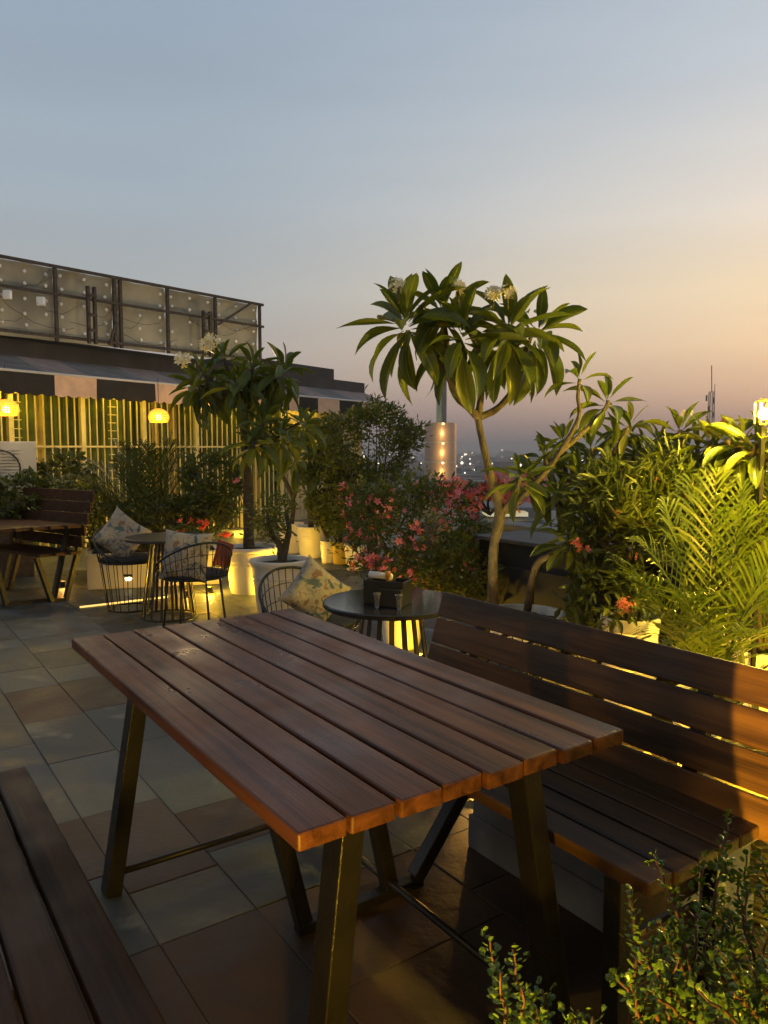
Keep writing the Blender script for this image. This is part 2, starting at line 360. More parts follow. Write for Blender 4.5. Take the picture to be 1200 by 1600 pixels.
W = (TB1-TB0)/8
for i in range(8):
    e = rnd.uniform(-.006,.006)
    plank('plank', tbl, TA0+rnd.uniform(-.005,.005), TA1+e, TB0+W*i+.004, TB0+W*(i+1)-.004, ZT-.034+rnd.uniform(-.001,.001), ZT+rnd.uniform(-.0015,.0015), WOOD, .0045)
for a in (TA0+.17, (TA0+TA1)/2, TA1-.13):
    t = MB(); t.beam(Apt(a,TB0+.06,ZT-.052), Apt(a,TB1-.05,ZT-.052), .04, .03); t.build('cross_rail', IRONT, tbl)
for b in (TB0+.07, TB1-.08):
    t = MB(); t.beam(Apt(TA0+.195,b,ZT-.056), Apt(TA1-.155,b,ZT-.056), .03, .03); t.build('side_rail', IRONT, tbl)
def legpt(px, py, z): return G(px, py, z)
LEGS = []
bc = (TB0+TB1)/2
for a, s, top, foot in ((TA1-.13,-1,.235,.335),(TA1-.13,1,.225,.335),(TA0+.17,-1,.225,.36),(TA0+.17,1,.225,.34)):
    t = MB(); p1 = Apt(a, bc+s*top, ZT-.068); p0 = Apt(a+(.03 if a > -2 else .05), bc+s*foot, 0.0)
    t.beam(p0, p1, .062, .050, side=(Apt(1,0)-Apt(0,0))); t.build('leg', IRONT, tbl, bevel=.003); LEGS.append(p0)
def rod(p, q, z, name='stretcher', par=tbl):
    t = MB(); t.tube([(p.x,p.y,z),(q.x,q.y,z)], .011, 10); t.build(name, IRON, par, smooth=True)
rod(LEGS[2], LEGS[3], .06); rod(LEGS[1], LEGS[3], .06); 

# ------------------------------------------------------------------ bench on the right
ZS = .50
f1 = ab(G(1018,1385,ZS)); r1 = ab(G(1187,1290,ZS)); t0 = ab(G(688,934,.85))
BA1 = (f1[0]+r1[0])/2; BB0 = f1[1]; BB1 = r1[1]
BA0 = -2.25
bench = thing('slatted_bench', 'slatted wooden bench with a three board backrest to the right of the big table', 'bench', Apt((BA0+BA1)/2,(BB0+BB1)/2))
W = (BB1-BB0)/5
for i in range(5):
    plank('seat_plank', bench, BA0, BA1+rnd.uniform(-.004,.004), BB0+W*i+.003, BB0+W*(i+1)-.003, ZS-.032, ZS+rnd.uniform(-.001,.001), WOODB, .004)
# reclined backrest boards
tb = Vector((.82,.572,0)); lean = (Vector((0,0,1))*.955 + tb*.295).normalized(); nb = lean.cross(Vector((.572,-.82,0)))
def bpnt(a, s, off=0):      # s metres up the backrest
    return Apt(a, BB1+.012, ZS-.0) + lean*s + nb*off
bw = .0935; BSGN = 1
for i in range(4):
    s0 = -.035 + i*(bw+.0075)
    t = MB(); p0 = bpnt(BA0-.0, s0+bw/2); p1 = bpnt(BA1+.06, s0+bw/2)
    t.beam(p0, p1, .026, bw, side=nb); t.build('back_board', WOODB, bench, bevel=.004)
fa = ab(G(474,1455))[0]; fb0 = ab(G(474,1455))[1]; fb1 = ab(G(648,1383))[1]
def bframe(a, parts):
    for nm, pts in parts:
        t = MB(); t.beam(Apt(a,*pts[0]), Apt(a,*pts[1]), .05, .012 if nm != 'foot_bar' else .05, side=(Apt(0,1) if nm != 'foot_bar' else None)) if False else t.beam(Apt(a,*pts[0]), Apt(a,*pts[1]), .045, .045 if nm != 'foot_bar' else .03, side=(Apt(1,0)-Apt(0,0)))
        t.build(nm, IRON, bench, bevel=.003)
bframe(fa, [('foot_bar', ((fb0-.02,.016),(fb1+.02,.016))), ('leg', ((fb0,.03),(fb0-.10,ZS-.06))), ('leg', ((fb1-.10,.03),(fb1-.19,ZS-.06))),
            ('leg', ((fb1,.03),(BB1+.035,ZS-.04))), ('seat_rail', ((fb0-.11,ZS-.05),(BB1+.0,ZS-.05)))])
for a in (BA0+.22, BA1-.22):
    t = MB(); t.beam(bpnt(a,-.06,BSGN*.028), bpnt(a,.36,BSGN*.028), .045, .03, side=(Apt(1,0)-Apt(0,0))); t.build('back_support', IRON, bench)
na = BA1-.10
t = MB(); t.beam(Apt(na,BB0+.03,0), Apt(na,BB0+.03,ZS-.034), .045, .045, side=(Apt(1,0)-Apt(0,0))); t.build('leg', IRONT, bench, bevel=.003)
t = MB(); t.beam(Apt(na,BB1-.03,0), Apt(na,BB1-.03,ZS-.034), .045, .045, side=(Apt(1,0)-Apt(0,0))); t.build('leg', IRONT, bench, bevel=.003)
for z in (.10, .22, .34):
    t = MB(); t.beam(Apt(na-.03,BB0+.055,z), Apt(na-.03,BB1-.055,z), .018, .09); t.build('end_board', WOODF, bench, bevel=.003)

# ------------------------------------------------------------------ bench at the lower left
ZL = .46
e0 = ab(G(52,1194,ZL)); e1 = ab(G(250,1600,ZL))
lb = thing('backless_bench', 'dark slatted wooden bench at the lower left corner in shadow', 'bench', Apt(e0[0]+.8, e0[1]-.2))
LB1 = (e0[1]+e1[1])/2
for i in range(4):
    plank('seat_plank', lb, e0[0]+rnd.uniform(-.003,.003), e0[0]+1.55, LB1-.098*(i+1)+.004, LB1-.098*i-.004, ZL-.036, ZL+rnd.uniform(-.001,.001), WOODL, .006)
for a in (e0[0]+.35, e0[0]+1.3):
    for p, q in (((LB1-.33,0),(LB1-.36,ZL-.05)), ((LB1-.10,0),(LB1-.04,ZL-.05)), ((LB1-.35,.015),(LB1-.08,.015)), ((LB1-.375,ZL-.052),(LB1-.02,ZL-.052))):
        t = MB(); t.beam(Apt(a,*p), Apt(a,*q), .04, .03, side=(Apt(1,0)-Apt(0,0))); t.build('leg' if p[1] == 0 else 'foot_bar' if p[1] < .1 else 'seat_rail', IRON, lb)

# ------------------------------------------------------------------ round tables
SLATE_TOP = mat('black_stone_top', (.022,.022,.026), .12, 0, .35, 12, .03, 30, spec=.6)
def round_table(c, label, rad=.33, z=.675, m=SLATE_TOP):
    r = thing('round_table', label, 'table', (c.x, c.y, 0), 'round black garden tables')
    t = MB(); t.lathe([(.001,-.0),(rad-.006,0),(rad,-.006),(rad,-.020),(rad-.006,-.026),(.001,-.026)], (c.x,c.y,z), 64); t.build('tabletop', m, r, auto=True)
    for k in range(16):
        an = 2*math.pi*k/16; u = Vector((math.cos(an), math.sin(an), 0)); tg = Vector((-u.y,u.x,0)); b = Vector((c.x,c.y,0))
        t = MB(); t.beam(b+u*.225+Vector((0,0,.02)), b+u*.14+Vector((0,0,z-.04)), .022, .005, side=tg); t.build('base_slat', IRON, r)
    for rr, zz in ((.225,.012),(.14,z-.035)):
        t = MB(); t.tube([(c.x+rr*math.cos(2*math.pi*k/28), c.y+rr*math.sin(2*math.pi*k/28), zz) for k in range(28)], .008, 6, closed=True); t.build('base_ring', IRON, r, smooth=True)
    return r
T1 = G(612,938,.675); T1.z = 0
round_table(T1, 'round black table holding a black napkin box, just behind the big wooden table')
T2 = G(262,838,.675); T2.z = 0
OLD = mat('worn_black_top', (.028,.026,.022), .35, 0, .5, 15, .05, 50)
round_table(T2, 'round black table between two wire chairs near the white planter box', .34, .675, OLD)
# ------------------------------------------------------------------ wire chairs
PAD = mat('black_seat_pad', (.012,.012,.014), .7, 0, .3, 10)
REDP = mat('red_seat_pad', (.16,.02,.012), .7, 0, .3, 10)
def wire_chair(c, face, label, legs=False, pad=PAD):
    """face = direction the sitter looks (world angle)"""
    r = thing('wire_chair', label, 'chair', (c.x,c.y,0), 'black wire tub chairs')
    def P(rr, an, z): return Vector((c.x+rr*math.cos(face+math.pi+an), c.y+rr*math.sin(face+math.pi+an), z))
    def hz(an): return .46 + .25*(.5+.5*math.cos(max(-math.pi, min(math.pi, an*1.25))))
    ang = [R(-128+256*i/40) for i in range(41)]
    t = MB(); t.tube([P(.285, a, hz(a)) for a in ang], .0085, 8); t.build('back_hoop', WIRE, r, smooth=True)
    t = MB(); t.tube([P(.25, R(9*i), .43) for i in range(40)], .007, 6, closed=True); t.build('seat_ring', WIRE, r, smooth=True)
    t = MB()
    for i in range(27):
        a = R(-124+248*i/26); t.tube([P(.25,a,.43), P(.272,a,(.43+hz(a))/2), P(.285,a,hz(a))], .0028, 5)
    for f_ in (.35,.68):
        t.tube([P(.25+.035*f_, a, .43+(hz(a)-.43)*f_) for a in ang], .0026, 5)
    tag(t.build('wire_cage', WIRE, r, smooth=True), kind='stuff')
    t = MB(); t.lathe([(.001,.02),(.20,.022),(.235,.012),(.243,0),(.235,-.02),(.20,-.028),(.001,-.028)], (c.x,c.y,.445), 36); t.build('seat_pad', pad, r, smooth=True)
    if legs:
        for a in (-135,-45,45,135):
            t = MB(); t.tube([P(.21,R(a),.42), P(.26,R(a),0)], .008, 7); t.build('leg', WIRE, r, smooth=True)
    else:
        t = MB()
        for i in range(18):
            a = R(20*i); t.tube([P(.245,a,.43), P(.19,a,.02)], .0035, 5)
        tag(t.build('leg_cage', WIRE, r, smooth=True), kind='stuff')
        t = MB(); t.tube([P(.19,R(10*i),.012) for i in range(36)], .008, 6, closed=True); t.build('base_ring', WIRE, r, smooth=True)
    return r
C1 = at(487,905,4.15); C1.z = 0
wire_chair(C1, math.atan2(T1.y-C1.y, T1.x-C1.x), 'wire tub chair with floral cushion left of the napkin box table')
C2 = Vector((.40,3.12,0))
wire_chair(C2, math.atan2(T1.y-C2.y, T1.x-C2.x), 'wire tub chair mostly hidden behind the slatted bench backrest')
C3 = at(203,900,6.55); C3.z = 0
wire_chair(C3, math.atan2(T2.y-C3.y, T2.x-C3.x), 'wire tub chair with floral cushion beside the white planter box')
C4 = at(303,900,5.75); C4.z = 0
wire_chair(C4, math.atan2(T2.y-C4.y, T2.x-C4.x), 'wire tub chair with red cloth in front of the far round table', True, PAD)
# red cloth panel on chair 4 side
# cushions
def fabric(name):
    m = bpy.data.materials.new(name); m.use_nodes = True; nt = m.node_tree; N = nt.nodes; L = nt.links
    b = N['Principled BSDF']; b.inputs['Roughness'].default_value = .9; tc = N.new('ShaderNodeTexCoord')
    def blot(sc, lo, hi, prev, col, seed):
        mp = N.new('ShaderNodeMapping'); mp.inputs['Location'].default_value = (seed,seed*2,seed); L.new(tc.outputs['Object'], mp.inputs[0])
        v = N.new('ShaderNodeTexNoise'); v.inputs['Scale'].default_value = sc; v.inputs['Detail'].default_value = 3; v.inputs['Distortion'].default_value = 1.2; L.new(mp.outputs[0], v.inputs['Vector'])
        r = N.new('ShaderNodeMapRange'); r.inputs[1].default_value = lo; r.inputs[2].default_value = hi; L.new(v.outputs[0], r.inputs[0])
        mx = N.new('ShaderNodeMix'); mx.data_type = 'RGBA'; L.new(r.outputs[0], mx.inputs[0])
        if isinstance(prev, tuple): mx.inputs[6].default_value = (*prev,1)
        else: L.new(prev, mx.inputs[6])
        mx.inputs[7].default_value = (*col,1); return mx.outputs[2]
    c = blot(9, .55, .62, (.34,.30,.24), (.09,.13,.14), 1.3)
    c = blot(19, .56, .63, c, (.22,.13,.09), 5.1)
    c = blot(11, .60, .64, c, (.05,.10,.13), 9.7)
    c = blot(24, .62, .66, c, (.25,.22,.12), 3.3)
    L.new(c, b.inputs['Base Color'])
    n = N.new('ShaderNodeTexNoise'); n.inputs['Scale'].default_value = 9; L.new(tc.outputs['Object'], n.inputs['Vector'])
    bp = N.new('ShaderNodeBump'); bp.inputs['Strength'].default_value = .6; bp.inputs['Distance'].default_value = .02; L.new(n.outputs[0], bp.inputs['Height']); L.new(bp.outputs[0], b.inputs['Normal'])
    return m
FAB = fabric('floral_cushion_fabric')
def cushion(c, rot, label, size=.40, th=.13):
    t = MB(); n_ = 18; vs = []; fs = []
    for side in (1,-1):
        base = len(vs)
        for i in range(n_+1):
            for j in range(n_+1):
                u = -1+2*i/n_; v = -1+2*j/n_
                pin = 1-.10*(1-abs(u)**2)*abs(v)**3
                pin2 = 1-.10*(1-abs(v)**2)*abs(u)**3
                h = ((1-u**4)*(1-v**4))**.55
                w = .012*math.sin(5*u+side)*math.cos(4*v) * (1-u*u)*(1-v*v)
                vs.append((u*pin2*size/2, v*pin*size/2, side*h*th/2+w))
        for i in range(n_):
            for j in range(n_):
                a = base+i*(n_+1)+j; q = (a, a+n_+1, a+n_+2, a+1); fs.append(q if side > 0 else q[::-1])
    t.add(vs, fs); o = t.build('cushion', FAB, smooth=True); o.location = c; o.rotation_euler = rot
    return tag(o, label, 'cushion', 'floral cushions on the wire chairs')
cushion(C1+Vector((.02,-.02,.605)), (R(70),R(40),R(12)), 'floral cushion standing on its corner in the wire chair beside the napkin box table', .31)
cushion(C3+Vector((-.07,.03,.64)), (R(72),R(38),R(15)), 'floral cushion standing on its corner in the chair by the white planter', .37)
cushion(C4+Vector((-.02,-.14,.60)), (R(74),R(4),R(-8)), 'floral cushion upright in the chair in front of the far round table', .38)
t = MB(); t.beam(C4+Vector((.20,.02,.50)), C4+Vector((.24,.06,.68)), .30, .02, side=Vector((.2,1,0))); o = t.build('red_throw', REDP, bevel=.005)
tag(o, 'folded red cloth hanging at the right side of the chair before the far round table', 'cloth')

# napkin caddy
cz = .675; cc = G(606,943,.675)
cad = thing('napkin_caddy', 'black napkin box with clipped shakers on the round table', 'napkin box', (cc.x,cc.y,cz))
def rbox(par, name, cx, cy, z0, z1, w, d, rot, m, bev=.002):
    t = MB(); u = Vector((math.cos(rot), math.sin(rot), 0)); v = Vector((-u.y,u.x,0)); c = Vector((cx,cy,0))
    p = [c-u*w/2-v*d/2, c+u*w/2-v*d/2, c+u*w/2+v*d/2, c-u*w/2+v*d/2]
    t.add([(q.x,q.y,z0) for q in p]+[(q.x,q.y,z1) for q in p], [(0,3,2,1),(4,5,6,7),(0,1,5,4),(1,2,6,5),(2,3,7,6),(3,0,4,7)])
    return t.build(name, m, par, bevel=bev)
CADM = mat('caddy_black', (.010,.010,.010), .45, 0, .2, 20)
rot = R(-22)
u = Vector((math.cos(rot), math.sin(rot), 0)); v = Vector((-u.y,u.x,0))
for nm, du, dv, w, d in (('box_side',0,.055,.20,.006),('box_side',0,-.055,.20,.006),('box_end',-.097,0,.006,.104),('box_end',.097,0,.006,.104),('divider',.02,0,.005,.104)):
    q = cc+u*du+v*dv; rbox(cad, nm, q.x, q.y, cz+.001, cz+.115, w, d, rot, CADM)
rbox(cad, 'box_base', cc.x, cc.y, cz+.001, cz+.006, .186, .10, rot, CADM, 0)
q = cc+u*.045-v*.075; rbox(cad, 'front_holder', q.x, q.y, cz+.001, cz+.085, .11, .03, rot, CADM)
NAP = mat('white_paper', (.62,.60,.58), .8, 0, .05, 10)
t = MB(); p = cc+Vector((-.028,0,cz+.13-cc.z)); t.tube([p-u*.062+Vector((0,0,.005)), p+u*.05-Vector((0,0,.002))], .016, 14); o = t.build('napkin_roll', NAP, smooth=True)
tag(o, 'rolled white napkin lying across the black napkin box', 'napkin')
GL = mat('shaker_glass', (.5,.5,.5), .08, 0, 0); GL.node_tree.nodes['Principled BSDF'].inputs['Transmission Weight'].default_value = .8
AMBER = mat('sauce_amber', (.45,.20,.06), .3, 0, .2, 40)
q = cc+u*.012-v*.03
t = MB(); t.lathe([(.001,0),(.017,0),(.018,.05),(.016,.07),(.010,.09),(.009,.125),(.013,.126),(.013,.150),(.001,.152)], (q.x,q.y,cz+.008), 20); o = t.build('sauce_bottle', AMBER, smooth=True)
tag(o, 'small amber sauce bottle standing in the black napkin box', 'bottle')
for k, du in enumerate((-.022,.085)):
    q = cc+u*(du+.01)-v*.103
    t = MB(); t.lathe([(.001,0),(.010,0),(.0115,.03),(.0145,.055),(.0185,.062),(.0185,.068),(.001,.070)], (q.x,q.y,cz+.0005), 18); o = t.build('shaker', GL, smooth=True)
    tag(o, ('small glass shaker left of' if k == 0 else 'small glass shaker right of')+' the front holder of the napkin box', 'shaker', 'glass shakers at the napkin box')

# ------------------------------------------------------------------ restaurant building on the left
fdir = Vector((.545,.838,0)).normalized(); fout = Vector((fdir.y,-fdir.x,0))     # along the front, and out of it towards the terrace
E0 = at(0,580,8.85); E0.z = 0
ELEN = 8.55
def FP(s, o, z): return E0 + fdir*s + fout*o + Vector((0,0,z))     # s along, o out from awning edge
bld = thing('restaurant_building', 'low restaurant building with lit glass front under a striped awning', 'building', FP(2,-.9,0))
SL, SR = -2.6, ELEN
OLIVE = mat('olive_curtain', (.055,.080,.012), .75, 0, .5, 4)
GREEND = mat('dark_green_curtain', (.022,.036,.006), .7, 0, .5, 4)
CREAMC = mat('cream_curtain', (.30,.24,.07), .8, 0, .2, 6)
CREAMB = mat('cream_bar', (.50,.46,.27), .4, .2, .15, 8)
FASC = mat('dark_fascia', (.035,.032,.032), .7, 0, .3, 3)
AWB = mat('black_awning', (.016,.014,.014), .85, 0, .3, 6)
AWT = mat('tan_awning', (.62,.42,.29), .85, 0, .15, 6)
AWG = mat('grey_awning', (.15,.14,.135), .85, 0, .25, 5)
AWP = mat('pale_awning_patch', (.26,.20,.18), .85, 0, .2, 5)
CREAMW = mat('cream_wall', (.50,.42,.28), .8, 0, .12, 4)
def slab(name, s0, s1, o0, o1, z0, z1, m, par=bld, bev=0):
    t = MB(); q = [FP(s0,o0,0),FP(s1,o0,0),FP(s1,o1,0),FP(s0,o1,0)]
    t.add([(p.x,p.y,z0) for p in q]+[(p.x,p.y,z1) for p in q], [(0,1,2,3)[::1],(4,7,6,5),(0,4,5,1),(1,5,6,2),(2,6,7,3),(3,7,4,0)])
    return t.build(name, m, par, bevel=bev)
slab('back_wall', SL, SR, -3.2, -3.1, 0, 2.7, CREAMW)
slab('side_wall', SR-.12, SR, -3.09, -.86, 0, 2.7, CREAMW)
slab('roof', SL, SR, -3.2, -.885, 2.705, 2.78, FASC)
slab('fascia', SL, SR, -.88, -.795, 2.50, 2.78, FASC)
slab('parapet', SL, 4.6, -1.05, -.97, 2.785, 2.86, FASC)
slab('roof_box', 4.9, 7.6, -1.9, -.9, 2.785, 3.0, FASC)
# curtain and glass bays behind a grid of bars
GLASS = mat('window_glass', (.6,.65,.6), .05, 0, 0); GLASS.node_tree.nodes['Principled BSDF'].inputs['Transmission Weight'].default_value = 1.0
GLASS.node_tree.nodes['Principled BSDF'].inputs['IOR'].default_value = 1.15
s = SL; k = 0
pat = [(.8,OLIVE),(.55,GREEND),(.14,CREAMC),(.22,OLIVE),(.16,CREAMC),(.5,OLIVE),(.8,GREEND),(.5,OLIVE),(.15,CREAMC),(.45,OLIVE)]
while s < 6.2:
    w, m = pat[k % len(pat)]
    t = MB(); nn = max(4, int(w/.035)); vs = []; fs = []
    for i in range(nn+1):
        off = .018*math.sin(i*1.9+k); 
        for z in (.02, 2.48): vs.append(FP(s+w*i/nn, -1.05+off, z))
    for i in range(nn): fs.append((2*i,2*i+2,2*i+3,2*i+1))
    t.add(vs, fs); t.build('curtain', m, bld)
    s += w; k += 1
slab('end_wall_panel', 6.2, SR-.125, -1.08, -.95, 0, 2.49, CREAMW)
bar = MB(); bar.box((-.008,-.008,.02),(.008,.008,2.495)); barm = bar.mesh('window_bar', CREAMB)
thick = MB(); thick.box((-.035,-.03,.0),(.035,.03,2.495)); thickm = thick.mesh('window_post', CREAMB)
s = SL+.05; i = 0
an = math.atan2(fdir.y, fdir.x)
while s < 7.9:
    post = (i % 9 == 0)
    M = Matrix.Translation(FP(s,-.90,0)-bld.location) @ Matrix.Rotation(an,4,'Z')
    inst('window_post' if post else 'window_bar', thickm if post else barm, bld, M); s += .118; i += 1
for z in (.30, 1.42, 2.2):
    t = MB(); t.beam(FP(SL,-.872,z), FP(8.0,-.872,z), .016, .026); t.build('window_rail', CREAMB, bld)
# ladder-like lattice screens
for s0 in (.62, 2.1):
    for z in [0.5+.115*j for j in range(17)]:
        t = MB(); t.beam(FP(s0,-.862,z), FP(s0+.15,-.862,z), .010, .010); t.build('lattice_slat', CREAMB, bld)
# awning: sloping cloth in stripes and a scalloped valance
zt, ze = 2.575, 2.30
stripes = [(SL,-1.1,AWB,AWG),(-1.1,-.55,AWT,AWP),(-.55,.58,AWB,AWG)]
x0 = .0
def sx(px):     # awning edge position seen at photo column px
    u_ = (px-600)/F; return (u_*E0.y - E0.x)/(fdir.x - u_*fdir.y)
edges = [0, 90, 155, 245, 302, 380, 410, 455, 470, 497, 560, 580, 603]
cols = [AWB, AWT]*8
segs = [(SL, sx(-60), AWT)]
prev = sx(-60)
for i, px in enumerate([90,155,245,302,372,410,452,468,497,530,565,585]):
    segs.append((prev, sx(px), AWB if i % 2 == 0 else AWT)); prev = sx(px)
segs.append((prev, SR, AWT))
for s0, s1, m in segs:
    mt = AWG if m is AWB else AWP
    t = MB(); nn = 6; vs = []; fs = []
    for i in range(nn+1):
        q = s0+(s1-s0)*i/nn
        for j in range(5):
            f_ = j/4; vs.append(FP(q, -.80*(1-f_), zt+(ze-zt)*f_-.02*math.sin(math.pi*f_)))
    for i in range(nn):
        for j in range(4): a = i*5+j; fs.append((a,a+1,a+6,a+5))
    n0 = len(vs); vs += [v-Vector((0,0,.004)) for v in vs]; fs += [tuple(n0+q for q in f[::-1]) for f in fs]
    t.add(vs, fs); t.build('awning_stripe', mt, bld, smooth=True)
    t = MB(); nn = max(3, int((s1-s0)/.018)); vs = []; fs = []
    for i in range(nn+1):
        q = s0+(s1-s0)*i/nn; sc_ = abs(math.sin(math.pi*q/.17)); dz = .245 + .03*sc_
        w_ = .012*math.sin(q*9)
        vs += [FP(q,.012,ze-.012), FP(q,.012+w_,ze-dz)]
    for i in range(nn): fs.append((2*i,2*i+1,2*i+3,2*i+2))
    n0 = len(vs); vs += [v-fout*.004 for v in vs]; fs += [tuple(n0+q for q in f[::-1]) for f in fs]
    t.add(vs, fs); t.build('valance', m, bld)
t = MB(); t.tube([FP(SL,.0,ze+.002), FP(SR,.0,ze+.002)], .018, 8); t.build('awning_bar', mat('white_bar', (.55,.53,.50), .5, 0, .05), bld, smooth=True)
# pendant lamps under the awning
LAMPM = mat('woven_lamp_shade', (.7,.30,.05), .7, 0, .2, 30, emit=(1,.36,.03), estr=1.3)
BULB = mat('lit_bulb', (1,.8,.4), .5, 0, 0, emit=(1,.70,.22), estr=9)
def point(name, loc, power, col=YEL, rad=.05):
    l = bpy.data.lights.new(name, 'POINT'); l.energy = power; l.color = col; l.shadow_soft_size = rad
    o = bpy.data.objects.new(name, l); COL.objects.link(o); o.location = loc; return o
def spot(name, loc, target, power, ang=60, blend=.2, col=AMB, rad=.03):
    l = bpy.data.lights.new(name, 'SPOT'); l.energy = power; l.color = col; l.spot_size = R(ang); l.spot_blend = blend; l.shadow_soft_size = rad
    o = bpy.data.objects.new(name, l); COL.objects.link(o); o.location = loc
    o.rotation_euler = (Vector(target)-Vector(loc)).to_track_quat('-Z','Y').to_euler(); return o
for px, py, d, lab in ((10,640,8.95,'glowing orange woven dome lamp at the left picture edge under the awning'),
                       (248,652,10.6,'glowing orange woven dome lamp hanging above the dark feathery palm')):
    c = at(px,py,d)
    r = thing('pendant_lamp', lab, 'lamp', c, 'orange pendant lamps under the awning')
    t = MB(); prof = []
    for i in range(11):
        a = R(-35+125*i/10); prof.append((.135*math.cos(a), .115*math.sin(a)))
    t.lathe(prof, c, 24)
    o = t.build('lamp_shade', LAMPM, r, smooth=True); o.modifiers.new('w','WIREFRAME').thickness = .012
    t = MB(); t.lathe([(.001,-.045),(.03,-.04),(.045,0),(.03,.04),(.001,.05)], c, 16); t.build('bulb', BULB, r, smooth=True)
    t = MB(); t.tube([c+Vector((0,0,.11)), Vector((c.x,c.y,2.36))], .005, 6); t.build('cord', IRON, r)
    point('pendant_light', c-Vector((0,0,.12)), 14, YEL, .05)
for s_ in (-1.2, .6, 2.4, 4.4, 6.4):  # added lights under the awning, without fixtures
    point('added_front_light', FP(s_, -.45, 2.22), 22, (1,.64,.05), .06)
# added low lights without fixtures, washing the curtains from the floor
for s_ in (.3, 2.2, 4.4):
    point('added_wash_light', FP(s_, -.55, .12), 18, YEL, .05)

# steel advertising hoarding on the roof, seen from behind
H0 = at(0,402,9.5); H1 = at(410,476,12.68)
ztop = (H0.z+H1.z)/2; H0.z = H1.z = 0
hd = (H1-H0); hl = hd.length; hd.normalize(); ho = Vector((hd.y,-hd.x,0))
def HP(s, o, z): return H0 + hd*s + ho*o + Vector((0,0,z))
ho_ = thing('rooftop_hoarding', 'back of a weathered steel framed billboard standing on the roof', 'billboard', HP(hl/2,0,2.78))
BRD = mat('weathered_vinyl', (.36,.335,.25), .75, 0, .35, 1.6, .3, 8)
STEEL = mat('rusty_steel', (.075,.060,.048), .7, .2, .4, 20)
def hs(px):
    u_ = (px-600)/F; return (u_*H0.y - H0.x)/(hd.x-u_*hd.y)
zb = 2.84
posts = [-1.6, hs(5), hs(97), hs(187), hs(268), hs(341), hs(409)]
for i in range(6):
    for z0_, z1_ in ((2.79,3.375),(3.378,ztop-.005)):
        t = MB(); a = posts[i]; b = posts[i+1]; n_ = 8; vs = []; fs = []
        for p in range(n_+1):
            for q in range(5):
                vs.append(HP(a+(b-a)*p/n_, -.07+.014*math.sin(p*1.3+i*2)*math.sin(q*1.7+1), z0_+(z1_-z0_)*q/4))
        for p in range(n_):
            for q in range(4): k_ = p*5+q; fs.append((k_,k_+5,k_+6,k_+1))
        t.add(vs, fs); t.build('panel', BRD, ho_, smooth=True)
for i, p in enumerate(posts):
    t = MB(); t.beam(HP(p,0,2.78), HP(p,0,ztop), .04, .04, side=hd); t.build('post', STEEL, ho_)
    if i == 3:
        t = MB(); t.beam(HP(p+.09,.0,2.78), HP(p+.09,.0,ztop), .04, .04, side=hd); t.build('post', STEEL, ho_)
for z, w in ((ztop,.05),(3.375,.045),(zb,.05)):
    t = MB(); t.beam(HP(-1.6,.02,z), HP(hl,.02,z), .035, w*.75); t.build('rail', STEEL, ho_)
t = MB(); t.beam(HP(hs(343),.04,3.30), HP(hs(395),.04,ztop), .03, .03); t.build('brace', STEEL, ho_)
t = MB(); t.beam(HP(hs(174),.06,2.80), HP(hs(185),.06,3.12), .03, .03); t.build('brace', STEEL, ho_)
for px in (138,148,314,324):
    t = MB(); t.beam(HP(hs(px),.14,2.78), HP(hs(px),.14,3.52 if px < 200 else 3.45), .035, .05, side=hd); t.build('stub_post', STEEL, ho_)
for px in (143,319):
    for z in (2.95,3.15,3.4):
        t = MB(); t.beam(HP(hs(px-6),.17,z), HP(hs(px+6),.17,z), .03, .04); t.build('clamp', STEEL, ho_)
WDOT = mat('white_fixing', (.95,.95,.92), .5, 0, 0)
t = MB()
for i in range(6):
    a, b = posts[i]+.10, posts[i+1]-.10
    nc = max(3, int((b-a)/.2))
    for p in range(nc):
        for zz in (ztop-.10, ztop-.26, 3.28, 3.10, 2.94):
            if rnd.random() < .10: continue
            c = HP(a+(b-a)*p/(nc-1)+rnd.uniform(-.015,.015), -.05, zz+rnd.uniform(-.015,.015))
            t.lathe([(.001,-.025),(.018,-.017),(.025,0),(.018,.017),(.001,.025)], c, 6)
tag(t.build('fixing_dot', WDOT, ho_, smooth=True), kind='stuff')
for px, z in ((22,3.27),(73,3.25)):
    c = HP(hs(px),.02,z); t = MB(); t.box((c.x-.05,c.y-.03,c.z-.05),(c.x+.05,c.y+.03,c.z+.06)); t.build('junction_box', WDOT, ho_, bevel=.01)
t = MB()
for k in range(18):
    a = rnd.uniform(-.5, hl-.3); L_ = rnd.uniform(.3,.9); z = rnd.uniform(2.95,ztop-.1); dz = rnd.uniform(-.25,.25)
    t.tube([HP(a+L_*i/8, -.02+.04*rnd.random(), z+dz*i/8-.12*math.sin(math.pi*i/8)+rnd.uniform(-.015,.015)) for i in range(9)], .003, 4)
tag(t.build('loose_wire', STEEL, ho_, smooth=True), kind='stuff')

# outdoor air conditioner unit
ac = at(12,725,8.1); aw = .62
acr = thing('air_conditioner', 'white outdoor air conditioner unit at the left picture edge', 'air conditioner', (ac.x,ac.y,0))
ACW = mat('old_white_enamel', (.38,.37,.35), .5, 0, .15, 6)
def rb(par, name, c, u, w, d, z0, z1, m, bev=.004):
    u = Vector(u).normalized(); v = Vector((-u.y,u.x,0)); c = Vector((c.x,c.y,0)); t = MB()
    p = [c-u*w/2-v*d/2, c+u*w/2-v*d/2, c+u*w/2+v*d/2, c-u*w/2+v*d/2]
    t.add([(q.x,q.y,z0) for q in p]+[(q.x,q.y,z1) for q in p], [(0,3,2,1),(4,5,6,7),(0,1,5,4),(1,2,6,5),(2,3,7,6),(3,0,4,7)])
    return t.build(name, m, par, bevel=bev)
ua = Vector((.9,.43,0)).normalized(); va = Vector((-ua.y,ua.x,0))
zA = ac.z
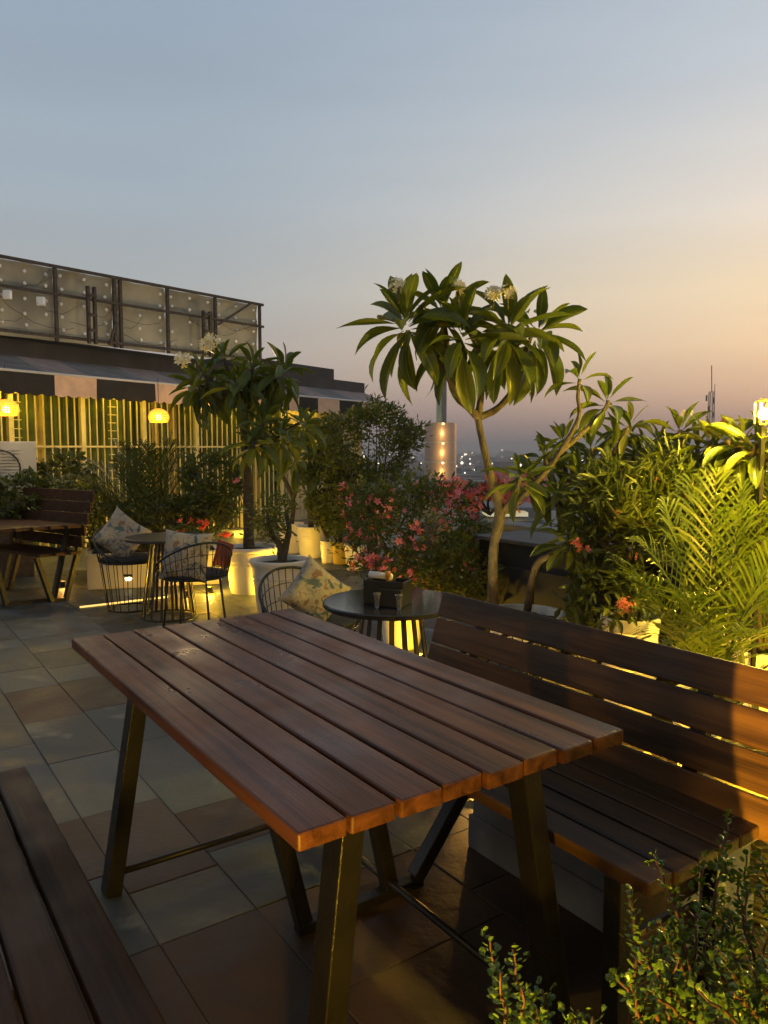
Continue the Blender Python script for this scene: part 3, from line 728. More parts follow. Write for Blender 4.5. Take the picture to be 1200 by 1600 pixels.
rb(acr,'casing', Vector((ac.x-.1,ac.y+.14,0)), ua, .62, .26, zA-.30, zA+.24, ACW, .012)
cf = Vector((ac.x-.1,ac.y+.14,0)) - va*.13
t = MB(); t.tube([cf-ua*.05+ua*.20*math.cos(a)+Vector((0,0,zA-.05+.20*math.sin(a)))-va*.012 for a in [2*math.pi*i/24 for i in range(24)]], .008, 5, closed=True); t.build('fan_ring', IRON, acr)
for k in range(13):
    z = zA-.25+.033*k; t = MB(); t.tube([cf-ua*.26+Vector((0,0,z))-va*.012, cf+ua*.16+Vector((0,0,z))-va*.012], .004, 4); t.build('grille_bar', ACW, acr)
rb(acr,'bracket', Vector((ac.x-.1,ac.y+.14,0)), ua, .5, .2, 0, zA-.305, STEEL, 0)

# ------------------------------------------------------------------ white planter box with light
pc = G(137,922); pu = fdir; pw = -fout
PB = [pc, pc+Vector((1.25,.35,0)), pc+Vector((1.25,.35,0))+Vector((-.45,1.3,0)), pc+Vector((-.45,1.3,0))]
pb = thing('planter_box', 'low white masonry planter box behind the far left wire chair', 'planter', (pc.x,pc.y,0))
t = MB(); t.add([(q.x,q.y,0.0) for q in PB]+[(q.x,q.y,.35) for q in PB], [(0,1,5,4),(1,2,6,5),(2,3,7,6),(3,0,4,7),(0,3,2,1),(4,5,6,7)]); t.build('wall', WALLP, pb, bevel=.006)
def inset(P_, k_): 
    c = sum(P_, Vector())/4; return [c+(p-c)*k_ for p in P_]
q_ = inset(PB,.93); t = MB(); t.add([(q.x,q.y,.352) for q in q_]+[(q.x,q.y,.375) for q in inset(PB,.90)], [(0,1,5,4),(1,2,6,5),(2,3,7,6),(3,0,4,7),(4,5,6,7)]); t.build('soil', SOIL, pb)
SPILL = mat('glowing_light_spill', (1,.8,.3), .5, 0, 0, emit=(1,.62,.16), estr=1.3)
cl = at(205,899,pc.y+.22)
r = thing('recessed_lamp', 'small bright oval lamp on the side of the white planter box', 'lamp', cl)
t = MB(); t.lathe([(.001,-.03),(.045,-.028),(.05,-.01),(.04,.0),(.001,.004)], cl-Vector((0,.08,0)), 20); t.build('lens', mat('lit_lens', (1,.9,.6), .5, 0, 0, emit=(1,.85,.45), estr=12), r, smooth=True)
t = MB(); t.lathe([(.001,.006),(.055,.006),(.058,.03),(.001,.034)], cl-Vector((0,.08,0)), 20); t.build('housing', IRON, r, smooth=True)
point('planter_light', cl-Vector((0,.10,.07)), 4.5, AMB, .03)
p0 = G(125,950); p1 = G(262,934)
t = MB(); t.beam(p0+Vector((0,0,.008)), p1+Vector((0,0,.008)), .02, .012); o = t.build('floor_light_spill', SPILL)  # emissive bar stands in for light lying on the tiles
tag(o, 'thin glowing bar painting spilled light on the tiles in front of the white planter box', 'light spill')

# ------------------------------------------------------------------ far left wooden table and bench
fl = thing('far_wooden_table', 'dark wooden table on black trapezoid legs at the far left', 'table', G(60,945))
zt_ = .69; ft = [at(px,py,d) for px,py,d in ((48,829,6.75),(126,826,6.95),(100,812,8.1),(-55,815,7.9))]
fr_ = G(27,950); fr2 = G(104,940)
A_ = Vector((fr_.x-.03,fr_.y,0)); B_ = fr2.copy(); ud = (B_-A_); ud.z = 0; ulen = ud.length; ud.normalize(); vd = Vector((-ud.y,ud.x,0)); 
if vd.y < 0: vd = -vd
back = (vd*.96 - ud*.28).normalized()
for k in range(5):
    o_ = A_ - ud*.14 + ud*.145*k
    t = MB(); a = o_+Vector((0,0,zt_)); t.beam(a - back*.05 + ud*.07, a + back*1.15 + ud*.07, .138, .03); t.build('plank', WOODF, fl, bevel=.003)
for bk in (.12, 1.0):
    for p, q in (((.0,0),(-.13,zt_-.02)), ((ulen-.05,0),(ulen+.10,zt_-.02)), ((-.02,.015),(ulen-.03,.015))):
        t = MB(); t.beam(A_+back*bk+ud*p[0]+Vector((0,0,p[1])), A_+back*bk+ud*q[0]+Vector((0,0,q[1])), .045, .035, side=back); t.build('leg' if p[1] == 0 else 'foot_bar', IRON, fl)
fbn = thing('far_wooden_bench', 'dark wooden bench whose slanting backrest rises behind the far left table', 'bench', B_)
oo = B_ + ud*.02
for k in range(3):
    t = MB(); a = oo + ud*(-.18+.13*k) + Vector((0,0,.44)); t.beam(a-back*.0, a+back*1.1, .12, .028); t.build('seat_plank', WOODF, fbn, bevel=.003)
bl = (Vector((0,0,1))*.96+ud*.26).normalized()
for k in range(5):
    a = oo + ud*.12 + Vector((0,0,.50)) + bl*(.04+.108*k); t = MB(); t.beam(a-back*.02, a+back*1.15, .022, .102, side=ud); t.build('back_board', WOODF, fbn, bevel=.003)
for bk in (.05, 1.0):
    t = MB(); t.beam(oo+back*bk, oo+back*bk+bl*1.05, .045, .035, side=back); t.build('leg', IRON, fbn)
    t = MB(); t.beam(oo+back*bk-ud*.12, oo+back*bk-ud*.24+Vector((0,0,.42)), .045, .035, side=back); t.build('leg', IRON, fbn)
    t = MB(); t.beam(oo+back*bk-ud*.12+Vector((0,0,.015)), oo+back*bk+ud*.02+Vector((0,0,.015)), .03, .03, side=None); t.build('foot_bar', IRON, fbn)

# ------------------------------------------------------------------ parapet, counter, things beyond on the right
PW0 = Vector((.85,5.85,0)); PW1 = Vector((4.35,.9,0)); pd = (PW1-PW0).normalized(); pn = Vector((pd.y,-pd.x,0))
if pn.x < 0: pn = -pn
def wall(name, label, a, b, th, h, m, cap=None):
    r = thing(name, label, 'wall', a); d = (b-a).normalized(); n_ = Vector((d.y,-d.x,0))
    t = MB(); p = [a-n_*th/2, b-n_*th/2, b+n_*th/2, a+n_*th/2]
    t.add([(q.x,q.y,-.45) for q in p]+[(q.x,q.y,h) for q in p], [(0,3,2,1),(4,5,6,7),(0,1,5,4),(1,2,6,5),(2,3,7,6),(3,0,4,7)]); t.build('wall_body', m, r)
    if cap:
        t = MB(); t.beam(a-d*.03+Vector((0,0,h+.021)), b+d*.03+Vector((0,0,h+.021)), th+.06, .04); t.build('coping', cap, r, bevel=.004)
    return r
wall('parapet_wall', 'grey parapet wall with coping running behind the right hand plants', PW0, PW1, .16, .80, CONC, CONC)
wall('side_parapet', 'low grey parapet at the far end of the terrace behind pink bushes', Vector((.82,17.3,0)), Vector((.80,6.2,0)), .14, .55, CONC, CONC)
# black counter cabinet
K0 = at(748,905,5.0); K0.z = 0; 
cabn = thing('black_counter', 'long black outdoor counter cabinet with grey worktop behind the plumeria trunks', 'counter', (K0.x+.3,K0.y,0))
kd = Vector((.572,-.82,0)); kn = Vector((.82,.572,0))
def KP(s, o, z): return K0 + kd*s + kn*o + Vector((0,0,z))
def kslab(name, s0,s1,o0,o1,z0,z1,m,bev=.003):
    t = MB(); q = [KP(s0,o0,0),KP(s1,o0,0),KP(s1,o1,0),KP(s0,o1,0)]
    t.add([(p.x,p.y,z0) for p in q]+[(p.x,p.y,z1) for p in q], [(0,3,2,1),(4,5,6,7),(0,1,5,4),(1,2,6,5),(2,3,7,6),(3,0,4,7)]); return t.build(name, m, cabn, bevel=bev)
kslab('body', 0, 1.5, 0, .42, .02, .80, BLACKP)
for k in range(3): kslab('door', .03+.49*k, .49+.49*k, -.022, -.003, .06, .66, BLACKP)
kslab('worktop', -.04, 1.54, -.04, .44, .805, .83, mat('grey_worktop', (.06,.058,.055), .65, 0, .2, 6), .006)

# ------------------------------------------------------------------ pots
def pot(px, py, hw, zr, label, m=POT, h=None, d=None, cls=True, taper=.72, z0=0.0, ribs=2):
    """px,py = centre of the rim in the photo, hw its half width in photo pixels, zr the rim's height"""
    c = at(px, py, d) if d else G(px, py, zr); r = hw*c.y/F; zr_ = (c.z if d else zr) - z0
    t_ = thing('plant_pot', label, 'pot', (c.x,c.y,z0), 'plant pots on the terrace')
    prof = [(.001,0),(r*taper,0),(r*taper+.004,.006)]
    for i in range(1,9):
        f_ = i/9; prof.append((r*(taper+(.92-taper)*f_**.8)+.004, zr_*.86*f_))
    prof += [(r*.925,zr_*.86),(r*.955,zr_*.865),(r*.955,zr_*.90),(r*.985,zr_*.905),(r,zr_*.93),(r,zr_*.985),(r*.985,zr_),(r*.91,zr_),(r*.89,zr_*.985),(r*.88,zr_*.90)]
    t = MB(); t.lathe(prof, (c.x,c.y,z0), 44); t.build('pot_body', m, t_, auto=True)
    for k in range(ribs):
        t = MB(); zz = z0+zr_*(.70-.08*k); f_ = (zz-z0)/(zr_*.86); rr = r*(taper+(.92-taper)*f_**.8)+.004
        t.tube([(c.x+rr*math.cos(2*math.pi*i/36), c.y+rr*math.sin(2*math.pi*i/36), zz) for i in range(36)], .006, 5, closed=True); t.build('rib', m, t_, smooth=True)
    t = MB(); vs = [(c.x,c.y,z0+zr_*.94)]
    for j in range(1,4):
        for k in range(28): a = 2*math.pi*k/28; rr = r*.885*j/3; vs.append((c.x+rr*math.cos(a), c.y+rr*math.sin(a), z0+zr_*.93-.004*j+rnd.uniform(-.006,.008)))
    fs = [(0,1+k,1+(k+1)%28) for k in range(28)]
    for j in range(2):
        for k in range(28): a = 1+j*28+k; b = 1+j*28+(k+1)%28; fs.append((a,a+28,b+28,b))
    t.add(vs, fs); t.build('soil', SOIL, t_, smooth=True)
    return Vector((c.x,c.y,z0+zr_*.92)), r

# ------------------------------------------------------------------ plants
def leafmesh(name, m, droop, width=.27, fold=.10, seg=9, wid=.62, tw=0, curl=0):
    t = MB(); vs = []; uv = []; ang = 0; y = z = 0
    for i in range(seg+1):
        f_ = i/seg
        w = width/2*max(.035, math.sin(math.pi*min(1, f_**1.25)))**.72 if f_ < 1 else 0
        if f_ < .14: w = min(w, width/2*(.08+.9*f_))
        if i: ang += droop/seg*(.4+1.2*f_); y += math.cos(ang)/seg; z -= math.sin(ang)/seg
        c = math.sin(f_*9)*.012
        for s_ in (-1,-.5,0,.5,1):
            a = abs(s_); vs.append((s_*w + tw*f_*f_, y, z + fold*w*2*a*a + c*a*(1 if s_ > 0 else -1) - curl*a*a*w)); uv.append((s_, 0))
    fs = []
    for i in range(seg):
        for k in range(4): a = i*5+k; fs.append((a,a+1,a+6,a+5))
    t.add(vs, fs, uv); return t.mesh(name, m, True)
def leafset(m, nm='leaf', width=.27):
    return [leafmesh(nm, m, d, width*rnd.uniform(.9,1.1), f_, tw=rnd.uniform(-.07,.07)) for d, f_ in ((.15,.5),(.5,.4),(.95,.3),(1.4,.25),(.3,.15),(.8,.5))]
def rosette(par, pos, axis, n, L_, ms, low=-62, high=74, rl=None, dro=1.0):
    rl = rl or rnd; axis = Vector(axis).normalized(); pos = Vector(pos)
    e1 = axis.cross(Vector((0,1,.13))).normalized(); e2 = axis.cross(e1)
    wl = Vector((0,0,0)); p = par
    while p: wl += p.location; p = p.parent
    for i in range(n):
        f_ = i/max(1,n-1); az = i*2.39996+rl.uniform(-.3,.3); el = R(high+(low-high)*f_**.85 + rl.uniform(-9,9))
        o_ = e1*math.cos(az)+e2*math.sin(az)
        Y = (o_*math.cos(el)+axis*math.sin(el)).normalized(); Z = (axis*math.cos(el)-o_*math.sin(el)).normalized()
        if Y.z > -.2: Y = (Y+Vector((0,0,-.12*f_*dro))).normalized()
        X = Y.cross(Z).normalized(); Z = X.cross(Y)
        roll = rl.uniform(-.35,.35); X, Z = X*math.cos(roll)+Z*math.sin(roll), Z*math.cos(roll)-X*math.sin(roll)
        sc = L_*(.68+.37*min(1,f_*2.2))*rl.uniform(.82,1.12)
        M = Matrix((X*sc, Y*sc, Z*sc)).transposed().to_4x4(); st = pos - axis*(.06*f_*L_/.25) + Y*(.02)
        M.translation = st - wl
        k = rl.choice([0,4,1]) if f_ < .35 else rl.choice([0,1,2,5]) if f_ < .7 else rl.choice([1,2,3,5])
        inst('leaf', ms[k], par, M)
def flowermesh(name, m, r=.03, n=5, w=.55, cup=.35):
    t = MB(); 
    for k in range(n):
        a = 2*math.pi*k/n; u_ = Vector((math.cos(a),math.sin(a),0)); v_ = Vector((-u_.y,u_.x,0))
        p = [Vector((0,0,0)), u_*r*.55-v_*r*w*.55+Vector((0,0,r*cup*.4)), u_*r+Vector((0,0,r*cup)), u_*r*.55+v_*r*w*.55+Vector((0,0,r*cup*.5)), u_*r*.5+Vector((0,0,r*cup*.25))]
        t.add(p, [(0,1,4),(1,2,4),(2,3,4),(3,0,4)], [(0,k*.13)]*5)
    return t.mesh(name, m, False)
FW = {'pink': flowermesh('flower', PINK, .034), 'coral': flowermesh('flower', CORAL, .032), 'white': flowermesh('flower', WHT, .032), 'red': flowermesh('flower', REDF, .035)}
def flower(par, pos, kind='pink', sc=1.0, facing=None):
    wl = Vector((0,0,0)); p = par
    while p: wl += p.location; p = p.parent
    d = Vector(facing) if facing else Vector((rnd.uniform(-1,1), rnd.uniform(-1.4,.3), rnd.uniform(.0,1.2)))
    M = d.to_track_quat('Z','Y').to_matrix().to_4x4() @ Matrix.Rotation(rnd.uniform(0,6),4,'Z') @ Matrix.Scale(sc*rnd.uniform(.75,1.15),4)
    M.translation = Vector(pos)-wl; inst('flower', FW[kind], par, M)
def fcluster(par, pos, n, spread, kind, sc=1.0):
    for _ in range(n): 
        dv = Vector((rnd.gauss(0,1), rnd.gauss(0,1), rnd.gauss(0,.8))).normalized()*spread*rnd.uniform(.5,1)
        flower(par, Vector(pos)+dv, kind, sc, facing=dv+Vector((0,-.01,.02)))
def limb(par, pts, rads, m, name='branch', n=9, sub=4):
    P_ = [Vector(p) for p in pts]; out = []; rr = []
    for i in range(len(P_)-1):
        p0_ = P_[max(i-1,0)]; p1_ = P_[i]; p2_ = P_[i+1]; p3_ = P_[min(i+2,len(P_)-1)]
        for k in range(sub):
            t_ = k/sub; out.append(.5*((2*p1_)+(p2_-p0_)*t_+(2*p0_-5*p1_+4*p2_-p3_)*t_*t_+(3*p1_-p0_-3*p2_+p3_)*t_**3)); rr.append(rads[i]+(rads[i+1]-rads[i])*t_)
    out.append(P_[-1]); rr.append(rads[-1])
    rr = [r_*(1+.06*math.sin(i*2.3)) for i, r_ in enumerate(rr)]
    t = MB(); t.tube(out, rr, n); return t.build(name, m, par, smooth=True)
def shrub(name, label, base, centre, rad, nclump, per, ls, m, aspect=.4, stems=7, bark=BARKD, group='leafy shrubs around the terrace', cat='shrub', flowers=0, fk='pink', fsc=1, csz=.3, droop=0, seed=1, fl_front=True):
    r_ = random.Random(seed); base = Vector(base); centre = Vector(centre); rad = Vector(rad)
    o = thing(name, label, cat, base, group); cl = []
    for i in range(nclump):
        while True:
            q = Vector((r_.uniform(-1,1), r_.uniform(-1,1), r_.uniform(-1,1)))
            if q.length < 1: break
        q = q.normalized()*(q.length**.45)
        cl.append(centre+Vector((q.x*rad.x,q.y*rad.y,q.z*rad.z)))
    t = MB()
    for c in cl:
        for _ in range(per):
            p = c+Vector((r_.gauss(0,1)*rad.x*csz, r_.gauss(0,1)*rad.y*csz, r_.gauss(0,1)*rad.z*csz*.8))
            Y = Vector((r_.uniform(-1,1), r_.uniform(-1,1), r_.uniform(-.7-droop,1-droop))).normalized(); out_ = (p-centre); 
            if out_.length > 0: Y = (Y+out_.normalized()*.5).normalized()
            X = Y.cross(Vector((r_.uniform(-1,1),r_.uniform(-1,1),r_.uniform(-1,1)))).normalized(); Z = X.cross(Y)
            L_ = ls*r_.uniform(.6,1.25); w = L_*aspect/2; rn = r_.random()
            t.add([p, p+Y*L_*.5+X*w+Z*w*.35, p+Y*L_-Z*L_*.08, p+Y*L_*.5-X*w+Z*w*.35], [(0,1,2),(0,2,3)], [(0,rn)]*4)
    tag(t.build('foliage', m, o), kind='stuff')
    for i in range(stems):
        c = cl[i*len(cl)//max(1,stems)]; mid = base.lerp(c,.5)+Vector((r_.uniform(-.06,.06),r_.uniform(-.06,.06),0))
        limb(o, [base+Vector((r_.uniform(-.02,.02),r_.uniform(-.02,.02),-.02)), mid, c], [.014*(1+rad.z), .009, .004], bark, 'stem', 6, 3)
    for i in range(flowers):
        c = cl[r_.randrange(len(cl))]; dv = (c-centre); p = c+Vector((r_.gauss(0,.05), r_.gauss(0,.05)-(.05 if fl_front else 0), r_.gauss(0,.05)))
        k = fk if isinstance(fk,str) else r_.choice(fk)
        for _ in range(r_.choice([1,2,3])): flower(o, p+Vector((r_.gauss(0,.028),r_.gauss(0,.028),r_.gauss(0,.025))), k, fsc)
    return o
def frond(par, base, tip, sag, nl, ll, m, wid=.018, ang=45, rise=0, seed=0, name='frond'):
    r_ = random.Random(seed); base = Vector(base); tip = Vector(tip); t = MB(); P_ = []
    side0 = (tip-base).cross(Vector((0,0,1))); side0 = side0.normalized() if side0.length > .01 else Vector((1,0,0))
    ctrl = base.lerp(tip,.5)+Vector((0,0,sag))
    for i in range(15): f_ = i/14; P_.append(base*(1-f_)**2+ctrl*2*f_*(1-f_)+tip*f_*f_)
    t.tube(P_, [.006*(1-.8*i/14) for i in range(15)], 5)
    for i in range(nl):
        f_ = .22+.76*i/(nl-1); k = min(13, int(f_*14)); p = P_[k].lerp(P_[k+1], f_*14-k); tg = (P_[k+1]-P_[k]).normalized()
        up = side0.cross(tg); 
        L_ = ll*(math.sin(math.pi*min(1,(f_*.85+.12)))**.6)*r_.uniform(.88,1.1)
        for s_ in (-1,1):
            a = R(ang*(1-.35*f_)+r_.uniform(-6,6)); d = (tg*math.cos(a)+side0*s_*math.sin(a)+up*r_.uniform(.10,.3)).normalized()
            nrm_ = d.cross(side0*s_).normalized(); wv = d.cross(up).normalized()*wid/2
            q0 = p; q1 = p+d*L_*.45; q2 = p+d*L_*.8+Vector((0,0,-.10*L_)); q3 = p+d*L_*.98+Vector((0,0,-.25*L_)); rn = r_.random()
            t.add([q0-wv*.5,q0+wv*.5,q1-wv+up*.004,q1+wv+up*.004,q2-wv*.75,q2+wv*.75,q3], [(0,1,3,2),(2,3,5,4),(4,5,6)], [(0,rn)]*7)
    return t.build(name, m, par)

LV = leafset(PLUM, width=.255); LVD = leafset(PLUMD, width=.27); 
# --- the tall plumeria (frangipani) in the middle
D0 = 4.2
pp, pr = pot(820,956,64,.48,'large cream pot holding the tall frangipani, behind the slatted bench', POT, d=4.2)
def p3(px,py,d=D0): return at(px,py,d)
tr = thing('frangipani_tree', 'tall frangipani tree with white blossoms spreading its crown against the sky', 'tree', Vector((p3(770,945).x, D0, pp.z)), 'frangipani trees')
fork = p3(781,800)
limb(tr, [p3(772,960,4.22)+Vector((0,0,-.03)), p3(770,905), p3(772,850), fork, p3(764,735), p3(750,672), p3(747,652)], [.033,.029,.027,.031,.021,.018,.019], BARK, 'trunk', 12, 5)
limb(tr, [p3(747,652), p3(722,625,4.15), p3(700,588,4.1), p3(668,545,4.1), p3(650,520,4.12)], [.022,.020,.019,.017,.015], BARK)
limb(tr, [p3(747,652), p3(752,610), p3(752,560,4.25), p3(735,520,4.25)], [.022,.018,.018,.014], BARK)
limb(tr, [p3(747,652), p3(775,640,4.2), p3(800,610,4.15), p3(803,565,4.15), p3(800,540,4.15)], [.022,.019,.018,.016,.014], BARK)
limb(tr, [fork, p3(800,792), p3(850,740,4.15), p3(885,690,4.1), p3(905,650,4.05), p3(903,620,4.05), p3(906,592,4.05)], [.023,.020,.017,.014,.012,.010,.010], BARK)
limb(tr, [p3(870,712,4.13), p3(915,672,4.2), p3(945,640,4.25), p3(950,625,4.25)], [.014,.013,.012,.010], BARK)
limb(tr, [p3(786,798), p3(805,772,4.1), p3(812,745,4.05)], [.018,.014,.011], BARK)
rs = random.Random(3)
for (px,py,d,ax,n,L_) in ((632,500,4.12,(-.3,-.1,1),24,.36),(692,482,4.25,(-.05,.1,1),17,.34),(722,520,4.08,(.0,-.3,1),18,.34),(795,510,4.12,(.15,-.15,1),25,.36),(842,514,4.35,(.4,.2,1),19,.34)):
    rosette(tr, p3(px,py,d), ax, int(n*1.15), L_*.95, LV, low=-60, high=78, rl=rs, dro=.2)
    if px == 842: limb(tr, [p3(803,575,4.15), p3(820,550,4.25), p3(830,525,4.35)], [.014,.013,.012], BARK)
    if px == 692: limb(tr, [p3(700,580,4.11), p3(698,530,4.2), p3(690,485,4.25)], [.014,.013,.012], BARK)
rosette(tr, p3(906,590,4.05), (0,0,1), 8, .17, LV, low=-15, high=88, rl=rs)
rosette(tr, p3(950,625,4.25), (.2,-.1,1), 14, .22, LV, low=-50, rl=rs)
rosette(tr, p3(812,745,4.05), (.1,-.3,1), 12, .19, LV, low=-35, rl=rs)
for px,py,d in ((622,446,3.98),(716,448,4.1),(793,455,3.98),(770,456,4.02)):
    b_ = p3(px,py+28,d); limb(tr, [b_, p3(px,py+4,d)], [.006,.004], BARK, 'flower_stalk', 5, 2)
    fcluster(tr, p3(px,py,d), 22, .038, 'white', .75)
# second slim trunk in the same pot
tr2 = thing('young_frangipani', 'small leaning frangipani with pink buds growing beside the tall frangipani trunk', 'tree', p3(826,950,4.12), 'frangipani trees')
limb(tr2, [p3(824,955,4.15), p3(832,905,4.1), p3(842,878,4.08), p3(866,864,4.05), p3(885,850,4.0)], [.022,.020,.019,.017,.014], BARK, 'trunk')
rosette(tr2, p3(888,846,4.0), (.5,-.4,.8), 13, .17, LV, low=-65, rl=rs)
fcluster(tr2, p3(900,850,3.9), 9, .035, 'coral', .6)

# --- frangipani in the white pot on the left of centre
q1, r1_ = pot(392,853,43,.45,'big cream pot with the dark frangipani, lit yellow on its right side', POT)
t2 = thing('frangipani_tree', 'dense dark frangipani with white flowers in front of the awning', 'tree', q1, 'frangipani trees')
dd = q1.y
limb(t2, [q1+Vector((-.02,0,-.05)), at(388,790,dd), at(385,720,dd), at(380,650,dd), at(378,612,dd)], [.055,.05,.045,.042,.035], BARKD, 'trunk')
ends = [(318,585),(350,560),(395,572),(435,590),(372,600),(330,610),(410,615),(305,600),(445,575)]
rs = random.Random(5)
for i,(px,py) in enumerate(ends):
    d = dd+rs.uniform(-.35,.35); limb(t2, [at(379,620,dd), at((379+px)/2,(625+py)/2+6,(dd+d)/2), at(px,py,d)], [.03,.025,.018], BARKD)
    rosette(t2, at(px,py,d), ((px-375)/160,rs.uniform(-.2,.2),1), 17, .32, LVD, rl=rs)
for px,py,d in ((412,660,7.1),(440,680,7.2),(400,690,7.0),(470,660,7.5)):
    limb(t2, [at(385,720,dd), at((385+px)/2,(712+py)/2,d), at(px,py,d)], [.03,.022,.016], BARKD)
    rosette(t2, at(px,py,d), (.15,-.1,1), 18, .30, LVD, rl=rs)
for px,py in ((330,533),(322,538),(285,560)): fcluster(t2, at(px,py,dd-.3), 14, .07, 'white', 1.3)
q2, r2_ = pot(438,873,48,.47,'big cream pot with ribbed rim holding the small gnarled desert rose', POT)
t3 = thing('desert_rose', 'small gnarled desert rose with grey branches in the ribbed cream pot', 'plant', q2)
limb(t3, [q2+Vector((0,0,-.03)), at(438,855,q2.y), at(425,835,q2.y), at(418,805,q2.y)], [.034,.028,.020,.014], BARK, 'trunk')
limb(t3, [q2+Vector((.01,0,.0)), at(447,850,q2.y), at(452,825,q2.y), at(446,800,q2.y)], [.04,.03,.022,.015], BARK)
sh = shrub('foliage_clump', 'x', q2, at(423,805,q2.y), (.17,.15,.19), 26, 26, .055, SHR, .35, 0, seed=9)
for c in kids(sh): c.parent = t3; 
bpy.data.objects.remove(sh)

# --- row of pots further back
row = [(486,822,24,.40,'cream pot further back, in the row beyond the desert rose',POT),(455,817,20,.40,'cream pot left of the row, half hidden behind the desert rose',POT),
       (512,845,12,.27,'small plain white pot between the cream pot and the yellow pot',POT),(532,846,15,.27,'small yellow pot in the back row',POTY),(556,850,19,.30,'white pot overhung by pink blossoms in the back row',POT)]
rp = []
for px,py,hw,zr,lab,m in row: rp.append(pot(px,py,hw,zr,lab,m,ribs=0 if hw < 20 else 2)[0])
t4 = thing('frangipani_tree', 'slender frangipani with bare forked stems in the back row', 'tree', rp[0], 'frangipani trees'); d = rp[0].y
limb(t4, [rp[0], at(484,780,d), at(486,740,d)], [.04,.035,.03], BARKD, 'trunk')
rs = random.Random(11)
for px,py,dz in ((500,690,0),(460,720,-.2),(530,700,.1),(478,665,.2),(515,730,-.3)):
    limb(t4, [at(486,745,d), at((486+px)/2,(740+py)/2,d+dz), at(px,py,d+dz)], [.026,.02,.014], BARKD); rosette(t4, at(px,py,d+dz), (.1,-.1,1), 16, .36, LVD, low=-45, rl=rs)
t5 = thing('frangipani_tree', 'slender pale-stemmed frangipani at the left of the back row', 'tree', rp[1], 'frangipani trees'); d = rp[1].y
limb(t5, [rp[1], at(458,780,d), at(440,740,d), at(425,700,d)], [.035,.03,.026,.02], BARKD, 'trunk'); limb(t5, [at(458,780,d), at(468,745,d), at(462,715,d)], [.028,.022,.015], BARKD)
for px,py in ((425,695),(462,712)): rosette(t5, at(px,py,d), (0,-.1,1), 16, .34, LVD, low=-45, rl=rs)
# round dark tree of fine leaves
bt = G(585,880); bt.y = 9.3; bt.x = at(583,880,9.3).x
shrub('curry_tree', 'rounded dark tree of fine leaves at the centre, left of the metallic column', (bt.x,bt.y,0), at(578,690,9.3), (.60,.5,.50), 90, 36, .085, SHR, .35, 12, cat='tree', csz=.11, seed=21)
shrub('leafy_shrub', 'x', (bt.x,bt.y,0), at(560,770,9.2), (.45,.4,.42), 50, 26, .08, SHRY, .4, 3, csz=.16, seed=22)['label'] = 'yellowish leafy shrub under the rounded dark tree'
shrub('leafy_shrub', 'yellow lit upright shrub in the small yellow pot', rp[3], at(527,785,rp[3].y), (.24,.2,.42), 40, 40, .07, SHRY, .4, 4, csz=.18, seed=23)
shrub('leafy_shrub', 'dark upright shrub over the small plain white pot', rp[2], at(505,770,rp[2].y+.2), (.25,.2,.40), 36, 40, .08, SHR, .4, 4, csz=.18, seed=24)
shrub('pink_oleander', 'small pink flowering bush in the white back row pot', rp[4], at(572,800,rp[4].y), (.32,.25,.32), 36, 34, .08, SHR, .25, 5, flowers=22, csz=.18, seed=25, fsc=1.5)

# --- pink desert rose bush in the yellow lit pot
q3, r3_ = pot(628,930,40,.42,'pot glowing yellow behind the legs of the round table with the napkin box', POT, d=5.3, taper=.66)
pk = shrub('pink_desert_rose', 'wide bush covered in pink blossoms behind the round table with the napkin box', q3, at(645,845,5.25), (.46,.36,.44), 110, 46, .060, SHR, .28, 12, bark=BARK, flowers=140, fk=['pink','pink','pink','coral'], csz=.14, seed=31, fsc=.82, cat='flowering bush')
shrub('green_shrub', 'yellow green leafy shrub between the pink bush and the tall frangipani trunk', at(715,960,5.0)*1, at(722,900,4.9), (.24,.2,.26), 40, 40, .06, SHRY, .4, 6, csz=.2, seed=32)
for i,(px,py,d) in enumerate(((560,905,5.9),(600,905,5.8))):
    pass
# row of low pink and coral flowers along the far ledge
bed = shrub('flowering_hedge', 'row of coral and pink flowers along the ledge before the city view', at(765,800,6.4), at(765,768,6.4), (.46,.12,.06), 34, 20, .055, SHR, .35, 4, flowers=120, fk=['coral','pink','coral'], csz=.12, seed=33, fsc=1.3, cat='flowering hedge')

# --- left side plants
def dpalm(name, label, base, cx, cy, d, spread, hgt, n, seed, m=DRK, ll=.22, nl=26, wid=.014, up=.3, group='feathery palms', ang=45):
    r_ = random.Random(seed); base = Vector(base); o = thing(name, label, 'palm', base, group)
    for k in range(n):
        a = 2*math.pi*k/n*1.0 + r_.uniform(-.3,.3); e = r_.uniform(.40,1.1)
        tp = Vector((cx+spread*e*math.cos(a), d+spread*e*math.sin(a)*.8, cy+hgt*(1.15-e)*r_.uniform(.7,1.1)))
        b_ = base+Vector((r_.uniform(-.05,.05), r_.uniform(-.05,.05), 0)); frond(o, b_, tp, up*r_.uniform(.6,1.3), nl, ll*r_.uniform(.8,1.1), m, wid, ang, seed=seed*100+k)
    for k in range(4):
        x_ = r_.uniform(-.06,.06); limb(o, [base+Vector((x_,0,-.05)), base+Vector((x_*1.5,.02,hgt*.5))], [.014,.010], BARKD, 'stem', 6, 2)
    return o
c = at(225,720,7.7)
dpalm('feathery_palm', 'big dark feathery palm in front of the lit restaurant front', Vector((c.x,7.7,.38)), c.x, c.z-.22, 7.7, .72, .62, 34, 41, ll=.26, nl=20, wid=.010)
shrub('dark_shrub', 'dark leafy shrub right of the feathery palm before the lit front', at(325,850,7.6), at(330,765,7.6), (.30,.3,.36), 46, 32, .085, SHR, .4, 6, csz=.15, seed=42, flowers=5, fsc=.9)
